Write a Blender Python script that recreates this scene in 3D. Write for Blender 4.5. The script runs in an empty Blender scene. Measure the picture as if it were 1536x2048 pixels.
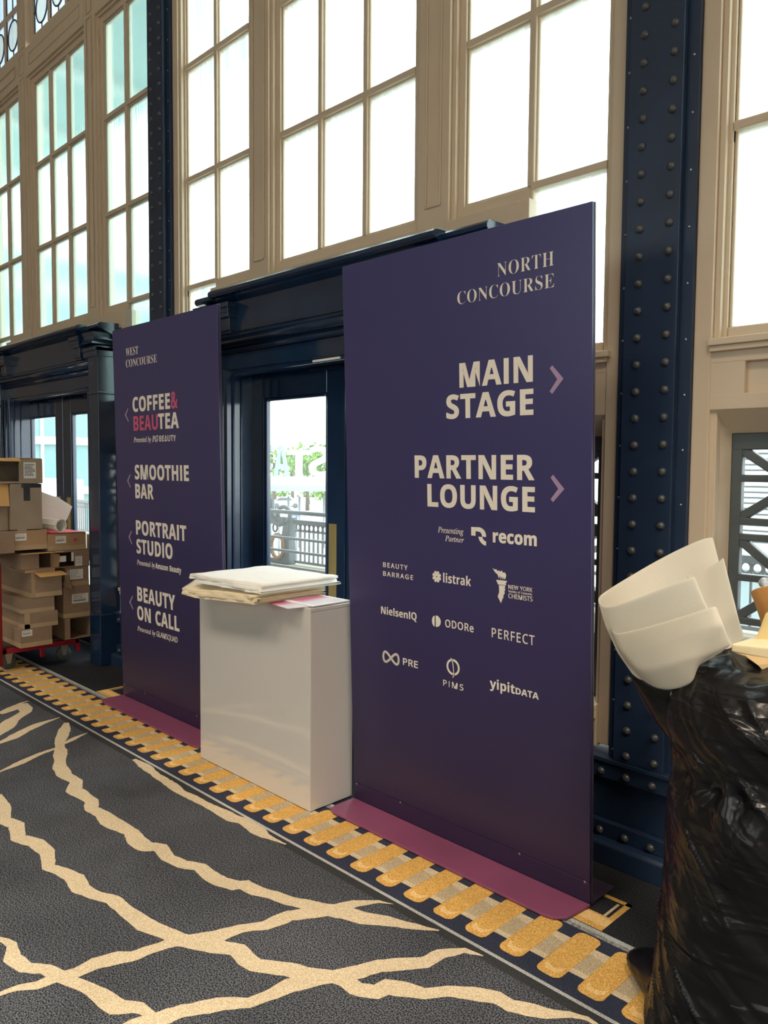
import bpy, bmesh, math, random
from mathutils import Vector, Matrix, noise
random.seed(7)
SC = bpy.context.scene
COL = SC.collection
PI = math.pi

# ------------------------------------------------------------------ camera, world, lights, exposure
FPX = 1560.0
RGT = Vector((0.70451644, 0.70964467, 0.00781281))
UPV = Vector((-0.04683998, 0.03551105, 0.998271))
FWD = Vector((-0.70814025, 0.70366428, -0.05825786))
EYE = Vector((0, 0, 1.55))
cam = bpy.data.cameras.new('camera')
cam.sensor_fit = 'VERTICAL'; cam.sensor_height = 36; cam.lens = FPX / 2048 * 36
cam.clip_start = 0.05; cam.clip_end = 1000
cam_o = bpy.data.objects.new('camera', cam); COL.objects.link(cam_o)
cam_o.matrix_world = Matrix(((RGT.x, UPV.x, -FWD.x, EYE.x), (RGT.y, UPV.y, -FWD.y, EYE.y), (RGT.z, UPV.z, -FWD.z, EYE.z), (0, 0, 0, 1)))
SC.camera = cam_o

world = bpy.data.worlds.new('overcast_sky'); SC.world = world; world.use_nodes = True
wn = world.node_tree.nodes; wl = world.node_tree.links
bg = wn['Background']
tcw = wn.new('ShaderNodeTexCoord'); sep = wn.new('ShaderNodeSeparateXYZ'); rampw = wn.new('ShaderNodeValToRGB')
wl.new(tcw.outputs['Generated'], sep.inputs[0]); wl.new(sep.outputs['Z'], rampw.inputs[0])
rampw.color_ramp.elements[0].position = 0.0; rampw.color_ramp.elements[0].color = (0.98, 1.0, 1.0, 1)
rampw.color_ramp.elements[1].position = 0.8; rampw.color_ramp.elements[1].color = (0.86, 0.94, 1.0, 1)
wl.new(rampw.outputs[0], bg.inputs[0]); bg.inputs[1].default_value = 5.5

def area(name, loc, rot, sx, sy, power, col):
    l = bpy.data.lights.new(name, 'AREA'); l.shape = 'RECTANGLE'; l.size = sx; l.size_y = sy
    l.energy = power; l.color = col
    o = bpy.data.objects.new(name, l); o.location = loc; o.rotation_euler = rot; COL.objects.link(o); return o
WARM = (1.0, 0.86, 0.69)
for lx, ly, pw in ((5.2, 0.2, 600), (2.2, -2.2, 330), (-2.2, -2.8, 190), (-6.0, -3.0, 110), (2.5, -7.5, 260), (-4, -7.5, 260), (-9.5, -6, 120)):
    lamp = area('ceiling_fill_lamp', (lx, ly, 7.9), (0, 0, 0), 1.6, 1.6, pw, WARM)
    lamp.data.spread = 1.75          # added fill lamps out of view; narrow spread keeps the upper wall dim
SC.view_settings.view_transform = 'Standard'; SC.view_settings.look = 'None'
SC.view_settings.gamma = 1.0; SC.view_settings.use_curve_mapping = False
SC.view_settings.exposure = 0.0
try:
    SC.cycles.use_denoising = True; SC.cycles.max_bounces = 10; SC.cycles.diffuse_bounces = 5; SC.cycles.glossy_bounces = 4
    SC.cycles.transparent_max_bounces = 12; SC.cycles.transmission_bounces = 6; SC.cycles.sample_clamp_indirect = 6.0
    SC.cycles.caustics_reflective = False; SC.cycles.caustics_refractive = False
except Exception: pass

# ------------------------------------------------------------------ helpers
def ray(px, py): return FWD + RGT * ((px - 768) / FPX) - UPV * ((py - 1024) / FPX)
def at_y(px, py, Y):
    d = ray(px, py); return EYE + d * (Y / d.y)
def at_x(px, py, X):
    d = ray(px, py); return EYE + d * (X / d.x)
def at_z(px, py, Z=0.0):
    d = ray(px, py); return EYE + d * ((Z - EYE.z) / d.z)

MATS = {}
def mat(name, col, rough=0.5, metal=0.0, var=0.08, scale=8.0, bump=0.0, bscale=60.0, spec=0.5, coat=0.0, stretch=None, trans=0.0, emit=None, sheen=0.0, sss=0.0):
    if name in MATS: return MATS[name]
    m = bpy.data.materials.new(name); m.use_nodes = True; MATS[name] = m
    nt = m.node_tree; b = nt.nodes['Principled BSDF']
    b.inputs['Roughness'].default_value = rough; b.inputs['Metallic'].default_value = metal
    b.inputs['Specular IOR Level'].default_value = spec; b.inputs['Coat Weight'].default_value = coat
    b.inputs['Coat Roughness'].default_value = 0.08
    if sheen: b.inputs['Sheen Weight'].default_value = sheen
    if trans: b.inputs['Transmission Weight'].default_value = trans
    if emit: b.inputs['Emission Color'].default_value = (*emit[:3], 1); b.inputs['Emission Strength'].default_value = emit[3]
    tc = nt.nodes.new('ShaderNodeTexCoord'); src = tc.outputs['Object']
    if stretch:
        mp = nt.nodes.new('ShaderNodeMapping'); mp.inputs['Scale'].default_value = stretch
        nt.links.new(src, mp.inputs[0]); src = mp.outputs[0]
    n = nt.nodes.new('ShaderNodeTexNoise'); n.inputs['Scale'].default_value = scale; n.inputs['Detail'].default_value = 4
    nt.links.new(src, n.inputs['Vector'])
    r = nt.nodes.new('ShaderNodeValToRGB')
    r.color_ramp.elements[0].position = 0.3; r.color_ramp.elements[1].position = 0.7
    r.color_ramp.elements[0].color = (*[max(0, c * (1 - var)) for c in col], 1)
    r.color_ramp.elements[1].color = (*[min(1, c * (1 + var)) for c in col], 1)
    nt.links.new(n.outputs[0], r.inputs[0]); nt.links.new(r.outputs[0], b.inputs['Base Color'])
    if bump:
        n2 = nt.nodes.new('ShaderNodeTexNoise'); n2.inputs['Scale'].default_value = bscale; n2.inputs['Detail'].default_value = 3
        nt.links.new(src, n2.inputs['Vector'])
        bp = nt.nodes.new('ShaderNodeBump'); bp.inputs['Strength'].default_value = bump; bp.inputs['Distance'].default_value = 0.01
        nt.links.new(n2.outputs[0], bp.inputs['Height']); nt.links.new(bp.outputs[0], b.inputs['Normal'])
    return m

CREAM = mat('cream_paint', (0.62, 0.505, 0.365), 0.42, var=0.03, scale=3, bump=0.04, bscale=40)
NAVY = mat('navy_gloss_paint', (0.010, 0.030, 0.072), 0.15, var=0.12, scale=5, bump=0.05, bscale=14, spec=0.5, coat=0.2)
NAVYM = mat('navy_satin_paint', (0.016, 0.032, 0.070), 0.36, var=0.12, scale=6, bump=0.05, bscale=30, spec=0.4)
RIVET = mat('worn_navy_rivet', (0.05, 0.055, 0.06), 0.30, var=0.2, scale=30, spec=0.7)
BRASS = mat('brass', (0.66, 0.52, 0.20), 0.42, metal=0.7, var=0.08, scale=4, stretch=(30, 30, 1))
STEEL = mat('steel', (0.45, 0.46, 0.46), 0.3, metal=1.0)

def pane_material(name, tint, frost, streak=55.0):
    m = bpy.data.materials.new(name); m.use_nodes = True; nt = m.node_tree; nt.nodes.clear(); MATS[name] = m
    out = nt.nodes.new('ShaderNodeOutputMaterial'); N = nt.nodes.new; L = nt.links.new
    tc = N('ShaderNodeTexCoord'); mp = N('ShaderNodeMapping'); mp.inputs['Scale'].default_value = (streak, streak, 2.2)
    L(tc.outputs['Object'], mp.inputs[0])
    n = N('ShaderNodeTexNoise'); n.inputs['Scale'].default_value = 1.0; n.inputs['Detail'].default_value = 3; L(mp.outputs[0], n.inputs['Vector'])
    r = N('ShaderNodeMapRange'); r.inputs[1].default_value = 0.35; r.inputs[2].default_value = 0.7
    r.inputs[3].default_value = max(0.0, frost * 0.5); r.inputs[4].default_value = frost * 1.4; L(n.outputs[0], r.inputs[0])
    tr = N('ShaderNodeBsdfTransparent'); tr.inputs[0].default_value = (*tint, 1)
    tl = N('ShaderNodeBsdfTranslucent'); tl.inputs[0].default_value = (*[min(1, t * 0.98) for t in tint], 1)
    gl = N('ShaderNodeBsdfGlossy'); gl.inputs['Roughness'].default_value = 0.12; gl.inputs[0].default_value = (0.9, 0.9, 0.9, 1)
    m1 = N('ShaderNodeMixShader'); L(r.outputs[0], m1.inputs[0]); L(tr.outputs[0], m1.inputs[1]); L(tl.outputs[0], m1.inputs[2])
    m2 = N('ShaderNodeMixShader'); m2.inputs[0].default_value = 0.05; L(m1.outputs[0], m2.inputs[1]); L(gl.outputs[0], m2.inputs[2])
    L(m2.outputs[0], out.inputs[0]); return m
PANE = pane_material('reeded_window_glass', (0.90, 0.985, 0.965), 0.22)
def reeded_material(name, tint, rough):
    m = bpy.data.materials.new(name); m.use_nodes = True; nt = m.node_tree; nt.nodes.clear(); MATS[name] = m
    N = nt.nodes.new; L = nt.links.new; out = N('ShaderNodeOutputMaterial')
    rf = N('ShaderNodeBsdfRefraction'); rf.inputs['Color'].default_value = (*tint, 1); rf.inputs['Roughness'].default_value = rough; rf.inputs['IOR'].default_value = 1.35
    tr = N('ShaderNodeBsdfTransparent'); tr.inputs[0].default_value = (*tint, 1)
    tc = N('ShaderNodeTexCoord'); mp = N('ShaderNodeMapping'); mp.inputs['Scale'].default_value = (60, 60, 2.0); L(tc.outputs['Object'], mp.inputs[0])
    n = N('ShaderNodeTexNoise'); n.inputs['Scale'].default_value = 1.0; n.inputs['Detail'].default_value = 3; L(mp.outputs[0], n.inputs['Vector'])
    bp = N('ShaderNodeBump'); bp.inputs['Strength'].default_value = 0.3; bp.inputs['Distance'].default_value = 0.003; L(n.outputs[0], bp.inputs['Height']); L(bp.outputs[0], rf.inputs['Normal'])
    m1 = N('ShaderNodeMixShader'); m1.inputs[0].default_value = 0.93; L(tr.outputs[0], m1.inputs[1]); L(rf.outputs[0], m1.inputs[2]); L(m1.outputs[0], out.inputs[0]); return m
PANE_T = reeded_material('reeded_glass_teal_view', (0.74, 0.88, 0.86), 0.13)  # left panes: teal of the view outside put into the glass tint
MILK = pane_material('milky_leaded_glass', (0.62, 0.70, 0.78), 0.75, 18.0)
AMBER = pane_material('pale_amber_glass', (0.78, 0.72, 0.58), 0.75, 18.0)
CLEAR = pane_material('clear_glass', (0.95, 0.985, 0.975), 0.03, 2.0)

class MB:
    def __init__(s): s.v = []; s.f = []; s.m = []; s.sm = []
    def add(s, vs, fs, mi=0, smooth=False):
        o = len(s.v); s.v += [tuple(v) for v in vs]
        for f in fs: s.f.append([o + i for i in f]); s.m.append(mi); s.sm.append(smooth)
    def box(s, x0, x1, y0, y1, z0, z1, mi=0):
        x0, x1 = min(x0, x1), max(x0, x1); y0, y1 = min(y0, y1), max(y0, y1); z0, z1 = min(z0, z1), max(z0, z1)
        s.add([(x0,y0,z0),(x1,y0,z0),(x1,y1,z0),(x0,y1,z0),(x0,y0,z1),(x1,y0,z1),(x1,y1,z1),(x0,y1,z1)],
              [(0,3,2,1),(4,5,6,7),(0,1,5,4),(1,2,6,5),(2,3,7,6),(3,0,4,7)], mi)
    def obox(s, c, ax, ay, az, mi=0):   # oriented box: centre and three half-axis vectors
        c, ax, ay, az = Vector(c), Vector(ax), Vector(ay), Vector(az)
        P = [c + ax * i + ay * j + az * k for k in (-1, 1) for i, j in ((-1,-1),(1,-1),(1,1),(-1,1))]
        s.add(P, [(0,3,2,1),(4,5,6,7),(0,1,5,4),(1,2,6,5),(2,3,7,6),(3,0,4,7)], mi)
    def prism(s, poly, d, mi=0, smooth=False):   # 3-D polygon extruded by vector d
        d = Vector(d); n = len(poly); P = [Vector(p) for p in poly]; Q = [p + d for p in P]
        s.add(P + Q, [list(range(n))[::-1], list(range(n, 2*n))] + [(i, (i+1) % n, n + (i+1) % n, n + i) for i in range(n)], mi, smooth)
    def face(s, poly, mi=0): s.add(poly, [list(range(len(poly)))], mi)
    def tube(s, pts, r, seg=10, mi=0, cap=True, smooth=True):
        pts = [Vector(p) for p in pts]; n = len(pts); rs = r if isinstance(r, (list, tuple)) else [r] * n
        rings = []; up = Vector((0, 0, 1)); prev = None
        for i, p in enumerate(pts):
            t = (pts[min(i+1, n-1)] - pts[max(i-1, 0)]).normalized()
            if prev is None:
                a = t.cross(up)
                if a.length < 1e-3: a = t.cross(Vector((1, 0, 0)))
            else: a = prev - t * prev.dot(t)
            a.normalize(); prev = a; b = t.cross(a)
            rings.append([p + (a * math.cos(2*PI*k/seg) + b * math.sin(2*PI*k/seg)) * rs[i] for k in range(seg)])
        s.loft(rings, closed=True, mi=mi, smooth=smooth)
        if cap:
            o = len(s.v) - n * seg
            s.f += [[o + k for k in range(seg)][::-1], [o + (n-1)*seg + k for k in range(seg)]]; s.m += [mi, mi]; s.sm += [False, False]
    def loft(s, rings, closed=True, mi=0, smooth=True):
        k = len(rings[0]); vs = [p for r in rings for p in r]; fs = []
        for i in range(len(rings) - 1):
            for j in range(k if closed else k - 1):
                j2 = (j + 1) % k; fs.append((i*k+j, i*k+j2, (i+1)*k+j2, (i+1)*k+j))
        s.add(vs, fs, mi, smooth)
    def lathe(s, prof, c, seg=16, mi=0, axis='Z', smooth=True):
        c = Vector(c); rings = []
        for r, h in prof:
            ring = []
            for k in range(seg):
                a = 2*PI*k/seg; p = (r*math.cos(a), r*math.sin(a), h)
                if axis == 'X': p = (h, r*math.cos(a), r*math.sin(a))
                if axis == 'Y': p = (r*math.cos(a), h, r*math.sin(a))
                ring.append(c + Vector(p))
            rings.append(ring)
        s.loft(rings, True, mi, smooth)
    def build(s, name, mats, parent=None, bevel=0.0, seg=2, solid=0.0, recalc=True, sub=0, origin=None, soff=0.0):
        me = bpy.data.meshes.new(name)
        V = s.v
        if origin is not None: V = [(x - origin[0], y - origin[1], z - origin[2]) for x, y, z in V]
        me.from_pydata(V, [], s.f)
        for m in (mats if isinstance(mats, (list, tuple)) else [mats]): me.materials.append(m)
        for p, mi, sm in zip(me.polygons, s.m, s.sm): p.material_index = mi; p.use_smooth = sm
        me.validate()
        if recalc:
            bm = bmesh.new(); bm.from_mesh(me); bmesh.ops.recalc_face_normals(bm, faces=bm.faces); bm.to_mesh(me); bm.free()
        o = bpy.data.objects.new(name, me); COL.objects.link(o)
        if origin is not None: o.location = origin
        if solid: md = o.modifiers.new('solid', 'SOLIDIFY'); md.thickness = solid; md.offset = soff
        if bevel: md = o.modifiers.new('bevel', 'BEVEL'); md.width = bevel; md.segments = seg; md.limit_method = 'ANGLE'; md.angle_limit = 0.6
        if sub: md = o.modifiers.new('sub', 'SUBSURF'); md.levels = sub; md.render_levels = sub
        if parent is not None: attach(o, parent)
        return o
def attach(o, parent):
    bpy.context.view_layer.update()
    o.parent = parent; o.matrix_parent_inverse = parent.matrix_world.inverted()
def empty(name, loc=(0, 0, 0), rot=(0, 0, 0)):
    o = bpy.data.objects.new(name, None); o.location = loc; o.rotation_euler = rot; o.empty_display_size = 0.1
    COL.objects.link(o); bpy.context.view_layer.update(); return o
def tag(o, label, cat, group=None, kind=None):
    o['label'] = label; o['category'] = cat
    if group: o['group'] = group
    if kind: o['kind'] = kind
    return o
def struct(o): o['kind'] = 'structure'; return o
def copy_tree(o, parent=None):
    c = o.copy(); COL.objects.link(c)
    if parent is not None: c.parent = parent
    for ch in list(o.children): copy_tree(ch, c)
    return c

# ------------------------------------------------------------------ hall: floor, ceiling, plain walls
def carpet_material(name, c0, c1, scale, bump=0.5, patch=0.25):
    m = bpy.data.materials.new(name); m.use_nodes = True; nt = m.node_tree; b = nt.nodes['Principled BSDF']; N = nt.nodes.new; L = nt.links.new
    b.inputs['Roughness'].default_value = 0.95; b.inputs['Specular IOR Level'].default_value = 0.1
    tc = N('ShaderNodeTexCoord'); n = N('ShaderNodeTexNoise'); n.inputs['Scale'].default_value = scale; n.inputs['Detail'].default_value = 2.5
    L(tc.outputs['Object'], n.inputs['Vector'])
    r = N('ShaderNodeValToRGB'); r.color_ramp.elements[0].position = 0.40; r.color_ramp.elements[1].position = 0.64
    r.color_ramp.elements[0].color = (*c0, 1); r.color_ramp.elements[1].color = (*c1, 1); L(n.outputs[0], r.inputs[0])
    n3 = N('ShaderNodeTexNoise'); n3.inputs['Scale'].default_value = 2.2; n3.inputs['Detail'].default_value = 3; L(tc.outputs['Object'], n3.inputs['Vector'])
    mr = N('ShaderNodeMapRange'); mr.inputs[1].default_value = 0.3; mr.inputs[2].default_value = 0.7; mr.inputs[3].default_value = 1 - patch; mr.inputs[4].default_value = 1 + patch
    L(n3.outputs[0], mr.inputs[0])
    mx = N('ShaderNodeVectorMath'); mx.operation = 'SCALE'; L(r.outputs[0], mx.inputs[0]); L(mr.outputs[0], mx.inputs['Scale'])
    L(mx.outputs[0], b.inputs['Base Color'])
    bp = N('ShaderNodeBump'); bp.inputs['Strength'].default_value = bump; bp.inputs['Distance'].default_value = 0.004
    L(n.outputs[0], bp.inputs['Height']); L(bp.outputs[0], b.inputs['Normal']); MATS[name] = m; return m
C_MAIN = carpet_material('charcoal_carpet', (0.007, 0.009, 0.013), (0.150, 0.158, 0.180), 215)
C_EDGE = carpet_material('charcoal_flat_edge', (0.03, 0.031, 0.033), (0.05, 0.052, 0.056), 200, 0.2)
C_LINE = carpet_material('pale_grey_yarn', (0.25, 0.26, 0.26), (0.60, 0.60, 0.57), 260, 0.4)
C_NAVY = carpet_material('navy_carpet', (0.020, 0.024, 0.045), (0.05, 0.055, 0.085), 230, 0.3)
C_GOLD = carpet_material('gold_carpet', (0.48, 0.262, 0.062), (0.80, 0.49, 0.155), 240, 0.4, 0.1)
C_PALE = carpet_material('pale_gold_carpet', (0.66, 0.42, 0.16), (0.86, 0.60, 0.28), 240, 0.4, 0.1)
C_BEIGE = carpet_material('beige_carpet', (0.36, 0.285, 0.185), (0.56, 0.455, 0.30), 240, 0.4, 0.12)
C_TAN = carpet_material('tan_carpet', (0.48, 0.385, 0.25), (0.70, 0.59, 0.42), 240, 0.4, 0.1)
C_STRIP = carpet_material('grey_edge_strip', (0.16, 0.16, 0.15), (0.34, 0.34, 0.32), 90, 0.2)
C_DARK = carpet_material('dark_margin_carpet', (0.010, 0.011, 0.014), (0.040, 0.042, 0.048), 220, 0.4)
FX0, FX1 = -14.0, 7.0
FY0 = -14.0
fl = MB()
for y0, y1, mi in ((FY0, 1.90, 0), (1.90, 1.938, 1), (1.938, 1.952, 2), (1.952, 2.266, 3), (2.266, 2.285, 8), (2.285, 2.305, 2), (2.305, 2.95, 9)):
    fl.face([(FX0, y0, 0), (FX1, y0, 0), (FX1, y1, 0), (FX0, y1, 0)], mi)
E1, E2 = 0.0012, 0.0020
def blob(pts, z, mi, jit=0.0):
    fl.face([(x + random.uniform(-jit, jit), y + random.uniform(-jit, jit), z) for x, y in pts], mi)
def rrect(x0, x1, y0, y1, r, top=True, bot=True, n=5):
    P = []
    def arc(cx, cy, a0):
        for k in range(n + 1):
            a = a0 + PI/2 * k / n; P.append((cx + r*math.cos(a), cy + r*math.sin(a)))
    if bot: arc(x0 + r, y0 + r, PI); arc(x1 - r, y0 + r, 1.5*PI)
    else: P.extend([(x0, y0), (x1, y0)])
    if top: arc(x1 - r, y1 - r, 0); arc(x0 + r, y1 - r, PI/2)
    else: P.extend([(x1, y1), (x0, y1)])
    return P
k0 = int((FX0 + 1.283) / 0.1435) + 2
for k in range(k0, 50):
    xc = -1.283 + 0.1435 * k
    if xc > FX1 - 0.2: break
    x0, x1 = xc - 0.040, xc + 0.048
    blob(rrect(x0, x1, 1.985, 2.256, 0.026), E1, 4, 0.001)
    # pale crescent at the near end of each tongue
    blob([(x0+0.014, 2.046), (x0+0.016, 2.022), (x0+0.028, 2.008), (x0+0.060, 2.008), (x0+0.074, 2.022), (x0+0.077, 2.052), (x0+0.066, 2.040), (x0+0.056, 2.030), (x0+0.038, 2.028), (x0+0.026, 2.036)], E2, 5, 0.001)
    blob([(x1, 2.045), (x1+0.0555, 2.045), (x1+0.0555, 2.200), (x1, 2.200)], E1, 6)
    blob([(x1, 2.045), (x1+0.0555, 2.045), (x1+0.0555, 2.068), (x1, 2.068)], E2, 7)
    blob([(x1, 2.170), (x1+0.0555, 2.160), (x1+0.0555, 2.200), (x1, 2.200)], E2, 7)
# square gold motifs in the margin
for gx0, gx1 in ((-1.95, -1.272), (-5.10, -4.45)):
    for a in ((gx0, gx1, 2.307, 2.335, 4), (gx0, gx1, 2.335, 2.385, 5), (gx0, gx1, 2.385, 2.395, 4), (gx1-0.022, gx1, 2.395, 2.525, 4), (gx0, gx0+0.022, 2.395, 2.525, 4), (gx0, gx1, 2.505, 2.525, 4)):
        blob([(a[0], a[2]), (a[1], a[2]), (a[1], a[3]), (a[0], a[3])], E1, a[4])
    for gx in (gx0 + 0.034, gx1 - 0.044): blob([(gx, 2.395), (gx + 0.010, 2.395), (gx + 0.010, 2.495), (gx, 2.495)], E1, 7)
# branch-like tan lines
BR = [
 ([(0,1428),(22,1419),(44,1406),(58,1402)], 0.085),
 ([(49,1407),(52,1424),(22,1442),(4,1464),(-8,1476)], 0.08),
 ([(-8,1489),(22,1477),(51,1461),(80,1448),(120,1435)], 0.065),
 ([(133,1446),(128,1464),(119,1486),(121,1504),(119,1534),(131,1552),(153,1563),(148,1581),(161,1588),(183,1603),(183,1618),(205,1629),(219,1643),(234,1651),(263,1665),(274,1683),(292,1694),(321,1696),(336,1716),(365,1729),(400,1735),(420,1752),(442,1764),(472,1772),(488,1770),(514,1783),(546,1791),(579,1803),(608,1808),(634,1817),(660,1821),(693,1827),(725,1837),(774,1843),(823,1853),(878,1862)], 0.062),
 ([(124,1490),(153,1475),(175,1466)], 0.06),
 ([(120,1494),(80,1508),(47,1523),(22,1534),(-8,1547)], 0.05),
 ([(268,1519),(292,1534),(314,1552),(343,1570),(362,1585),(387,1596),(409,1608),(442,1624),(465,1637),(488,1643),(507,1656),(530,1672),(572,1689)], 0.052),
 ([(-4,1590),(7,1618),(7,1640),(33,1651),(37,1676),(73,1687),(95,1705),(97,1735),(121,1742),(150,1757),(161,1778),(190,1791),(226,1800),(256,1826),(292,1851),(329,1866),(365,1881),(402,1889),(433,1894),(475,1900),(494,1920),(511,1931),(546,1936),(576,1939),(608,1948),(654,1951),(693,1962),(712,1978),(752,1985),(774,1974),(823,1982),(849,1988),(898,1983),(946,1988),(995,1996),(1021,2012),(1054,2019),(1093,2028),(1142,2030),(1174,2038),(1210,2060)], 0.058),
 ([(-20,1996),(37,1976),(73,1972),(110,1957),(153,1946),(190,1928),(234,1917),(263,1914),(303,1899),(351,1884),(383,1881),(433,1874),(481,1858),(530,1852),(579,1832),(628,1826),(677,1819),(709,1808),(758,1804),(787,1809)], 0.055),
 ([(-20,1876),(10,1882),(24,1890),(24,1917),(51,1936),(91,1939),(121,1954),(146,1965),(175,1976),(205,1994),(234,2016),(278,2016),(299,2030),(320,2060)], 0.056),
 ([(230,2062),(263,2048),(321,2038),(365,2023),(402,2016),(449,2008),(498,2006),(546,1988),(579,1972),(628,1962),(677,1952),(709,1946),(758,1933),(800,1929),(849,1926),(881,1908),(930,1902),(966,1913)], 0.056)]
def branch(P, w, taper0=True, taper1=True):
    Q = []
    for i in range(len(P) - 1):
        a, b = P[i], P[i+1]; n = max(1, int((b - a).length / 0.02))
        for k in range(n): Q.append(a.lerp(b, k / n))
    Q.append(P[-1]); n = len(Q); lf = []; rg = []
    for i, p in enumerate(Q):
        t = Q[min(i+2, n-1)] - Q[max(i-2, 0)]
        if t.length < 1e-6: continue
        t.normalize(); nn = Vector((-t.y, t.x, 0))
        e = 1.0
        if taper0 and i < 6: e = 0.45 + 0.09 * i
        if taper1 and n - 1 - i < 8: e = min(e, 0.1 + 0.11 * (n - 1 - i))
        ww = w * 0.5 * e * (1 + 0.45 * noise.noise(Vector((p.x * 7, p.y * 7, 3.3))))
        j1 = 0.004 * noise.noise(Vector((p.x * 90, p.y * 90, 1))); j2 = 0.004 * noise.noise(Vector((p.x * 90, p.y * 90, 9)))
        lf.append(p + nn * (ww + j1)); rg.append(p - nn * (ww + j2))
    z = E1 + random.random() * 0.0006
    for i in range(len(lf) - 1):
        fl.face([(lf[i].x, lf[i].y, z), (lf[i+1].x, lf[i+1].y, z), (rg[i+1].x, rg[i+1].y, z), (rg[i].x, rg[i].y, z)], 7)
for pts, w in BR: branch([at_z(x, y) for x, y in pts], w)
# the same design carries on over the rest of the hall floor
for k in range(70):
    a = Vector((random.uniform(-11, 5), random.uniform(-9, 0.6), 0)); ang = random.uniform(0, 2*PI); P = [a]
    for i in range(22):
        ang += random.uniform(-0.7, 0.7); ang *= 0.97
        P.append(P[-1] + Vector((math.cos(ang), math.sin(ang), 0)) * 0.13)
    if any(p.y > 1.75 or (-5.5 < p.x < 0.2 and p.y > 0.35) for p in P): continue
    branch(P, 0.055)
floor = struct(fl.build('floor', [C_MAIN, C_EDGE, C_LINE, C_NAVY, C_GOLD, C_PALE, C_BEIGE, C_TAN, C_STRIP, C_DARK], recalc=False))
HALL = mat('hall_plaster', (0.56, 0.45, 0.33), 0.7, var=0.05, scale=1.5)
CEIL = mat('ceiling_plaster', (0.62, 0.56, 0.46), 0.8, var=0.05, scale=1.5)
m_ = MB(); m_.box(FX0, FX1, FY0, 3.0, 8.3, 8.45); struct(m_.build('ceiling', CEIL))
m_ = MB(); FILL_WINDOWS = [(-10.5, -8.0), (-5.6, -3.1), (-0.7, 1.8)]  # unseen back windows added as cool fill for the window wall
xs = [FX0] + [v for w in FILL_WINDOWS for v in w] + [FX1]
for a, b_ in zip(xs[0::2], xs[1::2]): m_.box(a, b_, FY0 - 0.15, FY0, 0, 8.3)
for a, b_ in FILL_WINDOWS: m_.box(a, b_, FY0 - 0.15, FY0, 0, 3.0); m_.box(a, b_, FY0 - 0.15, FY0, 7.0, 8.3)
struct(m_.build('wall_back', HALL))
for k, (a, b_) in enumerate(FILL_WINDOWS):  # frames and glass of the added fill windows
    m_ = MB()
    for q in ((a, b_, 3.0, 3.08), (a, b_, 6.92, 7.0), (a, a + 0.08, 3.08, 6.92), (b_ - 0.08, b_, 3.08, 6.92)): m_.box(q[0], q[1], FY0 - 0.14, FY0 + 0.02, q[2], q[3])
    for t in (1, 2): m_.box(a + (b_ - a) * t / 3 - 0.02, a + (b_ - a) * t / 3 + 0.02, FY0 - 0.1, FY0 - 0.02, 3.08, 6.92); m_.box(a + 0.08, b_ - 0.08, FY0 - 0.1, FY0 - 0.03, 3.0 + 4.0 * t / 3 - 0.02, 3.0 + 4.0 * t / 3 + 0.02)
    wq = struct(m_.build('window_%d' % (30 + k), CREAM)); m_ = MB(); m_.box(a, b_, FY0 - 0.08, FY0 - 0.07, 3.0, 7.0); m_.build('glass', CLEAR, wq)
m_ = MB(); m_.box(FX0 - 0.15, FX0, FY0, 3.0, 0, 8.3); struct(m_.build('wall_left', HALL))
m_ = MB()
for q in ((FY0, -5.6, 0, 8.3), (-2.4, 3.0, 0, 8.3), (-5.6, -2.4, 0, 0.3), (-5.6, -2.4, 4.2, 8.3)): m_.box(FX1, FX1 + 0.15, *q)
struct(m_.build('wall_right', HALL))
m_ = MB()
for q in ((-5.6, -5.5, 0.3, 4.2), (-2.5, -2.4, 0.3, 4.2), (-4.03, -3.97, 0.3, 4.2), (-5.5, -2.5, 0.3, 0.4), (-5.5, -2.5, 4.1, 4.2), (-5.5, -2.5, 2.3, 2.36)): m_.box(FX1 + 0.02, FX1 + 0.12, *q)
wq = struct(m_.build('window_40', CREAM)); m_ = MB(); m_.box(FX1 + 0.07, FX1 + 0.08, -5.5, -2.5, 0.4, 4.1); m_.build('glass', CLEAR, wq)  # unseen right window added to brighten the plinth's right side
# ------------------------------------------------------------------ the window wall
PITCH = 3.647
BAYS = [(-3.2025 - PITCH, 0.035, 'aqua'), (-3.2025, 0.0, 'white'), (-3.2025 + PITCH, 0.0, 'white')]
YB, YS, YG, YK = 2.80, 2.84, 2.86, 2.94     # board face, sash face, glass, back of the framing
ZT = 7.6
wf = MB()     # cream boards of the whole wall
bcnt = [0]
def board(x0, x1, z0, z1, y0=YB, y1=YK):
    bcnt[0] += 1; wf.box(x0, x1, y0 + 0.0004 * (bcnt[0] % 8), y1, z0, z1)
def inset_lines(x0, x1, z0, z1, w=0.012, y=YB):   # a sunk line panel shown by four thin raised fillets
    wf.box(x0, x1, y - 0.006, y, z0, z0 + w); wf.box(x0, x1, y - 0.006, y, z1 - w, z1)
    wf.box(x0, x0 + w, y - 0.006, y, z0 + w, z1 - w); wf.box(x1 - w, x1, y - 0.006, y, z0 + w, z1 - w)
wcount = [0]
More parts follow.
